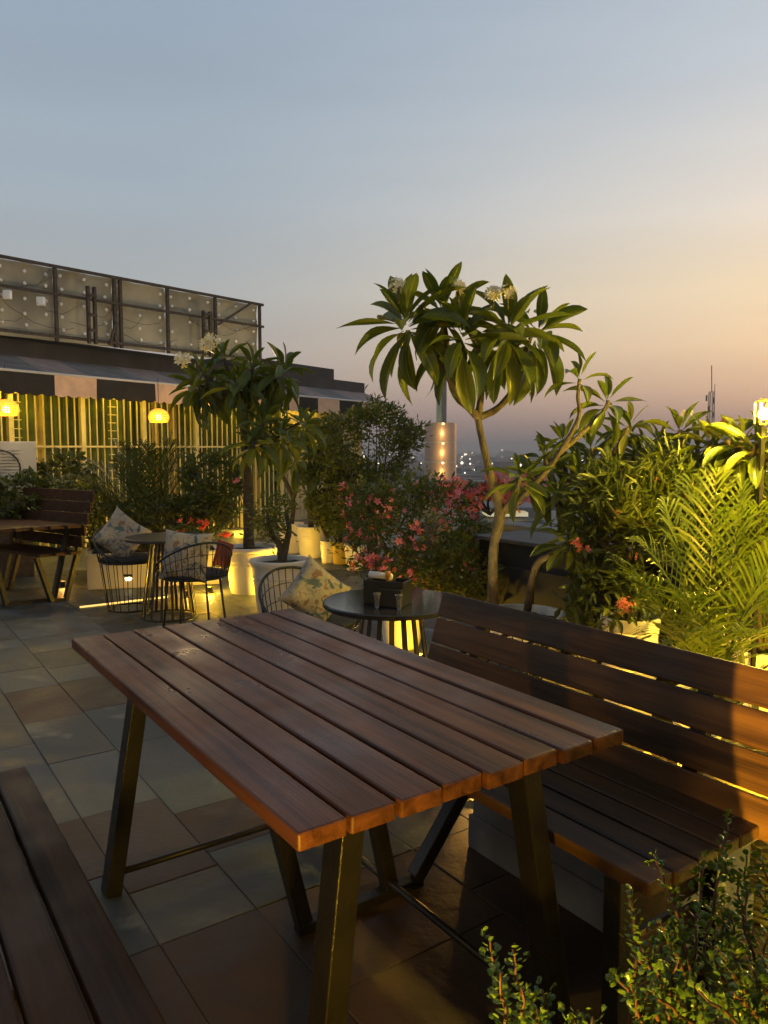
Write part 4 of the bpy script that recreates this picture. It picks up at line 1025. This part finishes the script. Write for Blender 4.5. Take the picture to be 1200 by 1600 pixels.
shrub('dark_shrub', 'dark leafy mass below the feathery palm and behind the far round table', at(240,850,7.4), at(245,800,7.5), (.55,.35,.20), 50, 34, .08, DRK, .4, 6, csz=.15, seed=43)
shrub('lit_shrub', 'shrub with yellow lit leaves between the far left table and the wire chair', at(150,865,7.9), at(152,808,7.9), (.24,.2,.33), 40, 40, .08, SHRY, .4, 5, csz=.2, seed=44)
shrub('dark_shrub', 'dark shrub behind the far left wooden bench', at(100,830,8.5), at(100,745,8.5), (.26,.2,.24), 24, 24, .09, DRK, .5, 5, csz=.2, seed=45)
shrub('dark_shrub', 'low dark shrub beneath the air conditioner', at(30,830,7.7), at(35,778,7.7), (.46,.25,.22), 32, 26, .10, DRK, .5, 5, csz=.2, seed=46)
shrub('red_flower_plant', 'low plant with bright red blossoms behind the far round table', at(300,845,7.0), at(306,832,7.0), (.26,.12,.07), 16, 20, .06, SHR, .4, 3, flowers=13, fk='red', csz=.2, seed=47, fsc=1.1)

# --- right side
LVR = leafset(PLUM)
rs = random.Random(17)
def frangi(label, base, hub, ends, L_, n, ms=None, r0=.035, low=-50):
    o = thing('frangipani_tree', label, 'tree', base, 'frangipani trees'); hub = Vector(hub); base = Vector(base)
    limb(o, [base, base.lerp(hub,.5)+Vector((.03,0,0)), hub], [r0,r0*.9,r0*.8], BARK, 'trunk')
    for px,py,d in ends:
        e = at(px,py,d); limb(o, [hub, hub.lerp(e,.55)+Vector((0,0,-.04)), e], [r0*.7,r0*.5,r0*.36], BARK); rosette(o, e, ((e.x-hub.x)*.5,(e.y-hub.y)*.4-.12,1), n, L_*rs.uniform(.88,1.1), ms or LVR, low=low, rl=rs)
    return o
qa, _ = pot(890,1010,55,.45,'cream pot hidden behind the bench at the foot of the right hand frangipani', POT, d=4.3)
f1_ = frangi('broad frangipani right of the tall tree, crown just below the skyline', qa, at(890,800,4.5), [(850,712,4.6),(830,740,4.5),(880,690,4.8),(925,700,4.6),(905,745,4.3),(960,690,4.7),(985,665,4.5),(950,735,4.3),(870,775,4.3),(1000,705,4.6)], .21, 15)
fcluster(f1_, at(915,745,4.2), 9, .04, 'white', .7)
qb, _ = pot(1060,1000,50,.45,'cream pot half hidden by palm fronds at the right', POT, d=4.2)
f2_ = frangi('frangipani whose crown is lit yellow beside the glowing lantern', qb, at(1085,790,4.2), [(1030,690,4.5),(1062,672,4.3),(1090,700,4.4),(1110,690,4.0),(1138,688,3.9),(1160,690,3.8),(1185,695,3.7),(1120,725,4.1),(1170,735,3.8),(1050,725,4.4),(1210,680,3.9),(1215,730,3.8)], .21, 15)
fcluster(f2_, at(1073,645,4.3), 9, .03, 'white', .6); fcluster(f2_, at(1130,666,3.9), 8, .03, 'coral', .6)
ol = shrub('oleander_bush', 'narrow leaved bush with scattered pink flowers in the middle of the right hand plants', at(960,1000,4.0), at(1015,825,4.0), (.36,.25,.33), 80, 44, .115, SHR, .16, 12, bark=BARK, csz=.16, seed=51, flowers=16, fk=['pink','coral'], fsc=.9, cat='bush')
limb(ol, [at(1010,930,3.9), at(960,870,3.9), at(925,825,3.95), at(905,800,4.0)], [.022,.020,.016,.012], BARK, 'branch')
shrub('leafy_shrub', 'dark leafy shrub low between the black counter and the right pot', at(965,1010,3.9), at(955,945,3.9), (.20,.2,.26), 30, 34, .08, SHR, .35, 5, csz=.2, seed=52)
shrub('leafy_shrub', 'leafy mass behind the palms at the right picture edge', at(1150,1000,4.4), at(1150,860,4.6), (.55,.3,.34), 60, 40, .12, DRK, .25, 6, csz=.15, seed=53)
qc, _ = pot(985,962,46,.45,'cream ribbed pot with coral bud clusters in front of the right hand bushes', POT, d=3.75, ribs=4)
ix = thing('ixora_plant', 'small plant with a dome of coral pink buds in the cream ribbed pot', 'plant', qc)
for k,(px,py) in enumerate(((975,940),(955,945),(1000,930))):
    e = at(px,py+8,3.6); limb(ix, [qc, qc.lerp(e,.5), e], [.010,.008,.005], BARKD, 'stem', 6, 3); rosette(ix, e, (0,-.2,1), 9, .10, LVR, low=-35, rl=rs)
fcluster(ix, at(977,945,3.52), 26, .045, 'coral', .42)
# palms
def areca(label, base, tips, ll, m, seed, nl=24, wid=.02, sagk=.25, ang=48):
    base = Vector(base); o = thing('areca_palm', label, 'palm', base, 'areca palms at the right'); 
    for k,(px,py,d) in enumerate(tips): 
        e = at(px,py,d); b_ = base+Vector((rs.uniform(-.05,.05),rs.uniform(-.05,.05),0)); frond(o, b_, e, sagk*(.6+.8*abs(e.x-base.x)), nl, ll, m, wid, ang, seed=seed*50+k)
    for k in range(5):
        x_ = rs.uniform(-.05,.05); limb(o, [base+Vector((x_,rs.uniform(-.04,.04),-.05)), base+Vector((x_*1.6,0,.30))], [.014,.011], BARK, 'cane', 7, 2)
    return o
qd, _ = pot(1110,1085,60,.40,'cream pot of the bright areca palm, hidden behind the bench backrest', POT, d=3.2)
areca('bright green areca palm arching over the right end of the bench', qd, [(985,905,3.0),(960,880,3.3),(1000,850,3.4),(1040,790,3.4),(1080,750,3.5),(1120,740,3.3),(1160,760,3.2),(1010,960,2.9),(1030,1000,2.8),(1215,860,2.9),(1195,990,2.7),(1105,985,2.7),(1060,930,2.75),(1230,900,3.3)], .27, PALM, 61, nl=17, wid=.011)
qe, _ = pot(1195,1010,60,.42,'cream pot of the upright areca palm at the right picture edge', POT, d=3.8)
areca('upright areca palm at the right picture edge under the lantern', qe, [(1100,790,3.8),(1070,830,3.9),(1130,760,3.9),(1160,745,3.8),(1190,740,3.7),(1215,760,3.6),(1240,800,3.6),(1110,850,3.6),(1150,800,3.5),(1185,790,3.5),(1210,850,3.5),(1085,880,3.7)], .27, PALM, 62, nl=16, wid=.009)
rg = thing('spider_plant', 'tuft of strap leaves low beside the palm near the bench end', 'plant', at(1165,1075,2.75))
LS = [leafmesh('leaf', PLUM, d_, .11, .2) for d_ in (.2,.6,1.0,1.4,.4,.8)]
rosette(rg, at(1165,1075,2.75), (0,-.1,1), 22, .20, LS, low=-15, high=80, rl=rs)
rg2 = thing('spider_plant', 'tuft of long arching strap leaves beside the tall frangipani pot', 'plant', at(905,1010,3.7))
rosette(rg2, at(905,1015,3.7), (0,-.1,1), 16, .30, LS, low=5, high=80, rl=rs)

# --- jade plants in the foreground
def jleaf(t, p, d, up, L_, rn):
    X = d.cross(up); X = X.normalized() if X.length > 1e-4 else Vector((1,0,0)); Z = X.cross(d); w = L_*.42; th = L_*.10
    a = p; b1 = p+d*L_*.45+X*w; b2 = p+d*L_*.82+X*w*.85; c = p+d*L_; b3 = p+d*L_*.82-X*w*.85; b4 = p+d*L_*.45-X*w
    m1 = p+d*L_*.6+Z*th; m2 = p+d*L_*.6-Z*th
    t.add([a,b1,b2,c,b3,b4,m1,m2], [(0,1,6),(1,2,6),(2,3,6),(3,4,6),(4,5,6),(5,0,6),(1,0,7),(2,1,7),(3,2,7),(4,3,7),(5,4,7),(0,5,7)], [(0,rn)]*8)
def sprig(par, pts, n, L_, seed, m=JADE):
    r_ = random.Random(seed); P_ = [Vector(p) for p in pts]; out = []
    for i in range(25):
        f_ = i/24*(len(P_)-1); k = min(len(P_)-2, int(f_)); out.append(P_[k].lerp(P_[k+1], f_-k)+Vector((.002*math.sin(i*1.1+seed),.002*math.cos(i*1.3),0)))
    s = MB(); s.tube(out, [.0035*(1-.6*i/24) for i in range(25)], 6); st = s.build('stem', JSTEM, par, smooth=True)
    t = MB()
    for i in range(n):
        f_ = .08+.92*(i//2)/(n//2); q = f_*24; k = min(23,int(q)); p = out[k].lerp(out[k+1], min(1,q-k)); tg = (out[k+1]-out[k]).normalized()
        a = (i//2)*1.57*.95 + math.pi*(i%2)+r_.uniform(-.35,.35); e1 = tg.cross(Vector((.3,1,.1))).normalized(); e2 = tg.cross(e1)
        o_ = e1*math.cos(a)+e2*math.sin(a); d = (o_*r_.uniform(.8,1)+tg*r_.uniform(.35,.9)).normalized()
        jleaf(t, p+o_*.003, d, tg, L_*r_.uniform(.65,1.15)*(1-.35*f_), r_.random())
        if r_.random() < .30:
            q2_ = p+d*L_*.9
            for z in range(3): jleaf(t, q2_+Vector((r_.uniform(-.004,.004),)*3), (d+Vector((r_.uniform(-1,1),r_.uniform(-1,1),r_.uniform(-.2,1)))).normalized(), tg, L_*r_.uniform(.5,.8), r_.random())
    return tag(t.build('sprig', m, par), kind='stuff')
JSTEM = mat('jade_stem', (.10,.045,.03), .7, 0, .2, 40)
jp = thing('jade_plant', 'bushy small leaved jade plant in the lower right corner', 'plant', Vector((.50,.97,.45)), 'jade plants in the foreground')
jr = random.Random(71)
tips = [(1137,1278,1.18),(1022,1335,1.08),(984,1395,1.05),(1060,1390,1.1),(1100,1345,1.15),(1165,1330,1.2),(1090,1430,1.0),(1030,1440,.98),(1140,1420,1.05),(1185,1390,1.1),(1000,1470,.98),(1200,1450,1.0),(1060,1490,.92),(1120,1480,.95),(1170,1500,.95),(985,1530,.95),(1020,1550,.9),(1090,1550,.88),(1150,1560,.9),(1205,1540,.92),(1040,1520,1.05),(1120,1400,1.2),(1190,1340,1.25),(1075,1460,1.1),(1150,1360,1.1),(1210,1400,1.05)]
for i,(px,py,d) in enumerate(tips):
    e = at(px,py,d); b = Vector((.50+jr.uniform(-.13,.2), .97+jr.uniform(-.1,.06), .45)); mid = b.lerp(e,.5)+Vector((jr.uniform(-.03,.03),jr.uniform(-.02,.02),.02))
    sprig(jp, [b,mid,e.lerp(mid,.4)+Vector((jr.uniform(-.008,.008),0,0)),e], 46, .0155, 700+i)
    for k in range(1):
        s0 = b.lerp(e, jr.uniform(.35,.8)); e2 = s0+Vector((jr.uniform(-.07,.07),jr.uniform(-.06,.06),jr.uniform(.03,.10))); sprig(jp, [s0,s0.lerp(e2,.5)+Vector((0,0,.01)),e2], 26, .015, 900+i*3+k)
jq = thing('jade_plant', 'few thin jade plant shoots at the bottom edge left of the bushy jade plant', 'plant', Vector((.20,.92,.45)), 'jade plants in the foreground')
for i,(px,py,d) in enumerate(((762,1462,.98),(800,1485,.96),(815,1545,.92),(850,1548,.96),(905,1580,.95),(838,1580,.9),(780,1520,.93),(925,1590,.9))):
    e = at(px,py,d); b = Vector((.20+jr.uniform(-.03,.05), .92+jr.uniform(-.03,.03), .45)); mid = b.lerp(e,.6)+Vector((0,0,.01)); sprig(jq, [b,mid,e], 60, .015, 1100+i)
def trough(name, label, c, w, d, z0, z1):
    r = thing(name, label, 'planter', (c.x,c.y,z0)); t = MB()
    t.box((c.x-w/2,c.y-d/2,z0),(c.x+w/2,c.y+d/2,z1)); t.build('box', CONC, r, bevel=.006)
    t = MB(); t.box((c.x-w/2+.02,c.y-d/2+.02,z1+.001),(c.x+w/2-.02,c.y+d/2-.02,z1+.012)); t.build('soil', SOIL, r)
trough('planter_trough', 'concrete trough just below the picture edge holding the jade plants', Vector((.46,.93,0)), .86, .26, .0, .44)
# low masonry plinth behind/under the bench
pl = thing('grey_plinth', 'low grey masonry plinth in shadow beneath the slatted bench', 'plinth', G(735,1320))
a_ = ab(G(731,1322)); t = MB()
def plb(name, a0,a1,b0,b1,z0,z1,m):
    t = MB(); p = [Apt(a0,b0),Apt(a1,b0),Apt(a1,b1),Apt(a0,b1)]
    t.add([(v.x,v.y,z0) for v in p]+[(v.x,v.y,z1) for v in p], [(0,3,2,1),(4,5,6,7),(0,1,5,4),(1,2,6,5),(2,3,7,6),(3,0,4,7)]); return t.build(name, m, pl, bevel=.004)
plb('body', a_[0]+.012, -1.12, a_[1]+.012, a_[1]+.35, 0, .40, CONC); plb('skirting', a_[0], -1.11, a_[1], a_[1]+.36, 0, .12, CONC)

# woven basket lit bright at the right edge
bk = at(1200,1345,2.25); rb_ = .17
bsk = thing('woven_basket', 'woven basket glowing yellow beside the near end of the slatted bench', 'basket', (bk.x,bk.y,0))
WEAVE = mat('pale_wicker', (.42,.38,.16), .7, 0, .15, 30)
for k in range(22):
    z = .012+.022*k; rr = rb_*(.82+.18*k/21); t = MB(); t.tube([(bk.x+(rr+.004*(1 if (i+k)%2 else -1))*math.cos(2*math.pi*i/40), bk.y+(rr+.004*(1 if (i+k)%2 else -1))*math.sin(2*math.pi*i/40), z) for i in range(40)], .010, 6, closed=True); t.build('woven_ring', WEAVE, bsk, smooth=True)

# ------------------------------------------------------------------ lantern at the right edge
ln = at(1193,646,3.6)
LIT = mat('lit_lantern_glass', (1,.8,.4), .4, 0, 0, emit=(1,.62,.16), estr=14)
lan = thing('garden_lantern', 'glowing square lantern on a post at the right picture edge above the plants', 'lantern', (ln.x,ln.y,0))
t = MB(); t.box((ln.x-.009,ln.y-.009,0),(ln.x+.009,ln.y+.009,ln.z-.045)); t.build('post', IRON, lan)
t = MB(); t.lathe([(.001,-.03),(.018,-.028),(.025,-.005),(.018,.018),(.001,.026)], ln, 16); t.build('bulb', LIT, lan, smooth=True)
for dx in (-.028,.028):
    for dy in (-.028,.028):
        t = MB(); t.box((ln.x+dx-.004,ln.y+dy-.004,ln.z-.045),(ln.x+dx+.004,ln.y+dy+.004,ln.z+.05)); t.build('frame_bar', mat('brass_frame', (.45,.30,.10), .4, .6, 0) if (dx,dy)==(-.028,-.028) else bpy.data.materials['brass_frame'], lan)
t = MB(); t.lathe([(.048,.052),(.038,.058),(.001,.074)], ln, 4); t.build('cap', IRON, lan)
t = MB(); t.box((ln.x-.034,ln.y-.034,ln.z-.055),(ln.x+.034,ln.y+.034,ln.z-.046)); t.build('base', IRON, lan)
point('lantern_light', ln+Vector((-.03,-.10,.05)), 130, (1,.68,.06), .03)

# ------------------------------------------------------------------ metallic column on a neighbouring roof
mc = at(688,755,21.0); rr = 25*21.0/F
col_ = thing('metallic_column', 'bronze metallic cylindrical column with pale seams and a slim glass mast', 'column', (mc.x,mc.y,-3))
BRZ = mat('brushed_bronze', (.60,.43,.30), .42, .55, .08, 3)
SEAM = mat('pale_seam', (.65,.6,.5), .4, .2, 0)
for k,(ya,yb) in enumerate(((661,690),(692,720),(722,760))):
    za = at(688,ya,21).z; zb_ = at(688,yb,21).z; t = MB(); t.lathe([(rr,zb_-za),(rr,0),(.001,0)], (mc.x,mc.y,za), 40); t.build('drum', BRZ, col_, auto=True)
    if k: t = MB(); t.lathe([(rr*.97,.0),(rr*.97,.045)], (mc.x,mc.y,za-.003), 40); t.build('seam', SEAM, col_, smooth=True)
t = MB(); t.lathe([(rr,0),(rr,at(688,760,21).z+3)], (mc.x,mc.y,-3), 32); t.build('shaft', BRZ, col_, smooth=True)
zt1 = at(688,661,21).z; MASTG = mat('mast_glass', (.30,.38,.33), .2, .3, .05); MASTD = mat('mast_grey', (.20,.19,.20), .4, .4, .1)
t = MB(); t.box((mc.x-.12,mc.y-.1,zt1),(mc.x+.02,mc.y+.1,at(688,560,21).z)); t.build('mast', MASTG, col_)
t = MB(); t.box((mc.x+.025,mc.y-.1,zt1),(mc.x+.15,mc.y+.1,at(688,560,21).z)); t.build('mast', MASTD, col_)
SP = mat('glowing_seam_glint', (1,.8,.4), .5, 0, 0, emit=(1,.72,.3), estr=3)  # glowing beads put in as the metal's reflected highlights, not lamps
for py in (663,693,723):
    z = at(688,py,21).z; t = MB(); t.lathe([(.001,-.03),(.03,-.02),(.03,.02),(.001,.03)], (mc.x+.03,mc.y-rr-.05,z), 10); t.build('seam_glint', SP, col_, smooth=True)
    point('glint_fill_light', Vector((mc.x+.03,mc.y-rr-.20,z-.25)), 4, (1,.6,.2), .05)  # added light brightening the drum around each bead
# neighbouring roof: ledge, posts, panel
nb_ = thing('neighbour_roof_structure', 'grey beam with tan panel and rust red post on the next roof', 'structure', (1.3,11,-1))
def nbx(name, px0,py0,px1,py1,d,th,m):
    a = at(px0,py1,d); b = at(px1,py0,d); t = MB(); t.box((a.x,d,a.z),(b.x,d+th,b.z)); return t.build(name, m, nb_, bevel=.01)
nbx('beam', 640,752,806,768,11,.5,CONC); nbx('post', 676,768,688,905,11,.2,CONC); nbx('tan_panel', 690,796,723,814,11.2,.1,mat('tan_panel',(.30,.20,.10),.7)); nbx('dark_panel', 690,783,733,795,11.2,.1,BLACKP)
nbx('red_post', 733,783,750,816,10.6,.25,mat('rust_red',(.16,.045,.03),.7)); nbx('ledge', 640,815,760,835,10.5,.9,CONC)

# ------------------------------------------------------------------ telecom tower
tw = at(1110,672,260.0); tb_ = Vector((tw.x,260,-22)); ttop = at(1110,612,260).z
tow = thing('telecom_tower', 'thin lattice telecom mast with antennas on the far skyline at the right', 'tower', tb_)
TM = mat('tower_steel', (.05,.045,.045), .7, .2, 0)
H_ = ttop+22; nbay = 20
def TP(k, s, f_): w_ = 2.6-1.2*f_; return tb_+Vector((w_*(1 if s in (1,2) else -1)*.5+.0, w_*(1 if s in (2,3) else -1)*.5, H_*f_))
for s in range(4): t = MB(); t.beam(TP(0,s,0), TP(0,s,1), .13, .13); t.build('leg', TM, tow)
t = MB()
for k in range(nbay):
    for s in range(4):
        a, b = TP(0,s,k/nbay), TP(0,(s+1)%4,(k+1)/nbay); t.beam(a,b,.07,.07); t.beam(TP(0,(s+1)%4,k/nbay), TP(0,s,(k+1)/nbay),.07,.07); t.beam(TP(0,s,(k+1)/nbay),b,.07,.07)
t.build('lattice', TM, tow)
t = MB(); t.beam(tb_+Vector((0,0,H_)), at(1112,571,260)+Vector((0,0,0)), .22, .22); t.build('antenna_mast', TM, tow)
t = MB(); t.beam(at(1116,650,260), at(1117,600,260), .14, .14); t.build('whip_antenna', TM, tow)
for px,py,h_ in ((1104,622,3),(1115,626,3),(1107,640,3.4),(1114,648,2.6),(1105,655,3)):
    c = at(px,py,258); t = MB(); t.box((c.x-.22,c.y-.2,c.z-h_/3),(c.x+.22,c.y+.2,c.z+h_/3)); t.build('antenna_panel', TM, tow)

# ------------------------------------------------------------------ the city below
gr = MB(); gr.add([(-5000,-600,-24),(5000,-600,-24),(5000,6500,-24),(-5000,6500,-24)], [(0,1,2,3)])
tag(gr.build('ground', mat('city_ground', (.05,.05,.045), .9, 0, .4, .02)), kind='structure')
r_ = random.Random(99); cm = MB(); lm = MB(); tm = MB()
for i in range(1500):
    d = 70*math.exp(r_.random()*3.5); x = (r_.uniform(-.75,.75))*d
    if d < 160 and x < 0: continue
    w = r_.uniform(6,16)*(1+d/900); dp = r_.uniform(6,16); h = r_.uniform(4,13)*(1+.5*(r_.random() < .08)); 
    if d < 140: h = min(h, 10)
    cm.box((x-w/2,d-dp/2,-24),(x+w/2,d+dp/2,-24+h))
    if r_.random() < .5: cm.box((x-w/5,d-dp/5,-24+h),(x+w/6,d+dp/5,-24+h+2.4))
    for _ in range(r_.choice([0,1,2,3])):
        s = (.0005+.0011*r_.random()**3)*d; lx = x+r_.uniform(-w/2,w/2); lz = -24+h*r_.uniform(.3,1.15); ly = d-dp/2-.3-s
        lm.box((lx-s,ly-s,lz-s),(lx+s,ly+s,lz+s))
    if r_.random() < .5:
        c = Vector((x+w*.8,d-dp,-24+r_.uniform(4,7))); tr_ = r_.uniform(3,6)
        tm.lathe([(.1,-tr_),(tr_*.8,-tr_*.4),(tr_,.2*tr_),(tr_*.6,tr_*.8),(.1,tr_)], c, 7)
tag(cm.build('distant_buildings', mat('far_walls', (.20,.18,.16), .9, 0, .4, .05)), kind='stuff')
tag(lm.build('city_lights', mat('lit_city_lamp', (1,.9,.7), .5, 0, 0, emit=(1,.86,.62), estr=5.0)), kind='stuff')
tag(tm.build('distant_trees', DRK), kind='stuff')
ns = at(790,805,60)
nsr = thing('lit_shed_roof', 'pale flat roof with lamplight put in as a glowing fascia, below the frangipani branches', 'roof', (ns.x,60,-24))
t = MB(); t.box((ns.x-1.6,59,ns.z-.02),(ns.x+1.6,62,ns.z+.30)); t.build('self_glowing_fascia', mat('self_glowing_fascia', (.7,.75,.6), .6, 0, .2, 1, emit=(1,.80,.42), estr=.45), nsr)  # lamplight on the fascia is put into its emission
t = MB(); t.box((ns.x-2.6,60,-24),(ns.x+2.6,66,ns.z-.46)); t.build('walls', CONC, nsr)
t = MB(); t.box((ns.x-2.7,58.8,ns.z+.46),(ns.x+2.7,66,ns.z+.7)); t.build('roof', CONC, nsr)

# ------------------------------------------------------------------ assumed warm lamps on the terrace, with added fill lights at the end
def upl(name, label, loc, power, col, aim=None, ang=120, show=True):  # assumed light, with a small assumed fixture when shown
    loc = Vector(loc)
    if show:
        r = thing('assumed_garden_spot', label, 'spotlight', (loc.x,loc.y,0), 'assumed small garden spotlights')
        t = MB(); t.lathe([(.001,0),(.04,0),(.04,.006),(.001,.008)], (loc.x,loc.y,0), 16); t.build('base', IRON, r)
        t = MB(); t.lathe([(.022,0),(.03,.05),(.026,.05),(.018,.01)], (loc.x,loc.y,.008), 16); t.build('head', IRON, r, smooth=True)
    return point('assumed_light', loc, power, col, .02)
g1 = at(372,905,7.0); upl('spot_a', 'assumed small spotlight on the floor lighting the big cream pots yellow', (q1.x+.34,q1.y-.22,.09), 48, YEL)
upl('spot_a', 'assumed small spotlight left of the big cream pots', (q1.x-.40,q1.y-.05,.09), 14, YEL)
upl('spot_b', 'assumed small spotlight in front of the pot behind the napkin box table', (q3.x+.10,q3.y-.42,.09), 12.0, YEL)
upl('spot_c', 'assumed small spotlight on the floor behind the slatted bench', (1.15,3.25,.10), 5, YEL)
upl('spot_d', 'assumed small spotlight on the floor behind the far round table', (-1.85,7.1,.10), 5, YEL)
upl('spot_e', 'assumed small spotlight among the back row pots', (rp[2].x-.35,rp[2].y-.1,.10), 6, YEL)
upl('spot_f', 'assumed small spotlight behind the woven basket at the bench end', (bk.x+.12,bk.y-.32,.10), 2.2, (1,.72,.08))
upl('spot_g', 'assumed small spotlight under the right hand palms', (1.75,3.1,.10), 4, YEL)
upl('spot_h', 'assumed small spotlight on the floor under the far left table', (B_.x-.35,B_.y+.75,.08), 2.5, AMB)
upl('spot_i', 'assumed small spotlight on the tiles left of the grey plinth', (.42,3.20,.08), 9, AMB)
# assumed amber light, no fixture, low ahead of the camera, grazing table and bench edges
upl('assumed_edge_light', 'assumed low amber light ahead of the viewpoint, without a fixture', (.0,.50,.50), 52, (1,.58,.05), show=False)
spot('shadow_edge_spot', (.60,-.6,.64), (1.88,1.5,.62), 2200, 50, .02, (1,.55,.05), .006)  # added spot; its hard cone edge imitates a shadow edge on the backrest

upl('assumed_tree_uplight', 'assumed small spotlight at the foot of the tall frangipani', (.62,3.75,.10), 1, YEL)
spot('assumed_tree_beam', (.55,3.62,.15), at(745,520,4.15), 70, 70, .6, (1,.74,.22))  # assumed beam lighting the crown from below
for s_ in (-.6, 1.5, 3.6): point('awning_fill_light', FP(s_, 1.5, 2.05), 26, (1,.70,.34), .08)  # added fill lights brightening the valance from in front
point('assumed_right_light', (2.6,2.3,1.55), 95, (1,.68,.06), .06)  # assumed light out of frame at the right, without a fixture
point('warm_fill_light', (-2.2,-.7,2.35), 40, (1,.72,.42), .15)  # added warm fill for surfaces facing the camera, no fixture

# added unseen wall and canopy, keeping skylight off the near terrace
wb = thing('unseen_shade_blocker', 'unseen wall and canopy added behind the viewpoint to shade the near terrace', 'light blocker', (0,-1.4,0))
t = MB(); t.box((-4.5,-1.6,0),(4.0,-1.4,2.9)); t.build('wall', mat('brown_wall', (.12,.09,.07), .8), wb)
t = MB(); t.box((-4.5,-1.39,2.75),(4.0,1.1,2.85)); t.build('canopy', AWB, wb)
for x in (-4.3,3.8): t = MB(); t.box((x-.04,.92,0),(x+.04,1.0,2.745)); t.build('post', IRON, wb)

# air over the city
hz_ = MB(); hz_.box((-5100,-700,-25),(5100,6600,34)); hzo = hz_.build('haze', (lambda m: m)(bpy.data.materials.new('haze')))
hm = hzo.data.materials[0]; hm.use_nodes = True; nt = hm.node_tree; nt.nodes.clear(); o_ = nt.nodes.new('ShaderNodeOutputMaterial'); v_ = nt.nodes.new('ShaderNodeVolumePrincipled')
v_.inputs['Color'].default_value = (.86,.80,.78,1); v_.inputs['Density'].default_value = .0006; v_.inputs['Anisotropy'].default_value = .2
nt.links.new(v_.outputs[0], o_.inputs['Volume']); tag(hzo, kind='stuff')
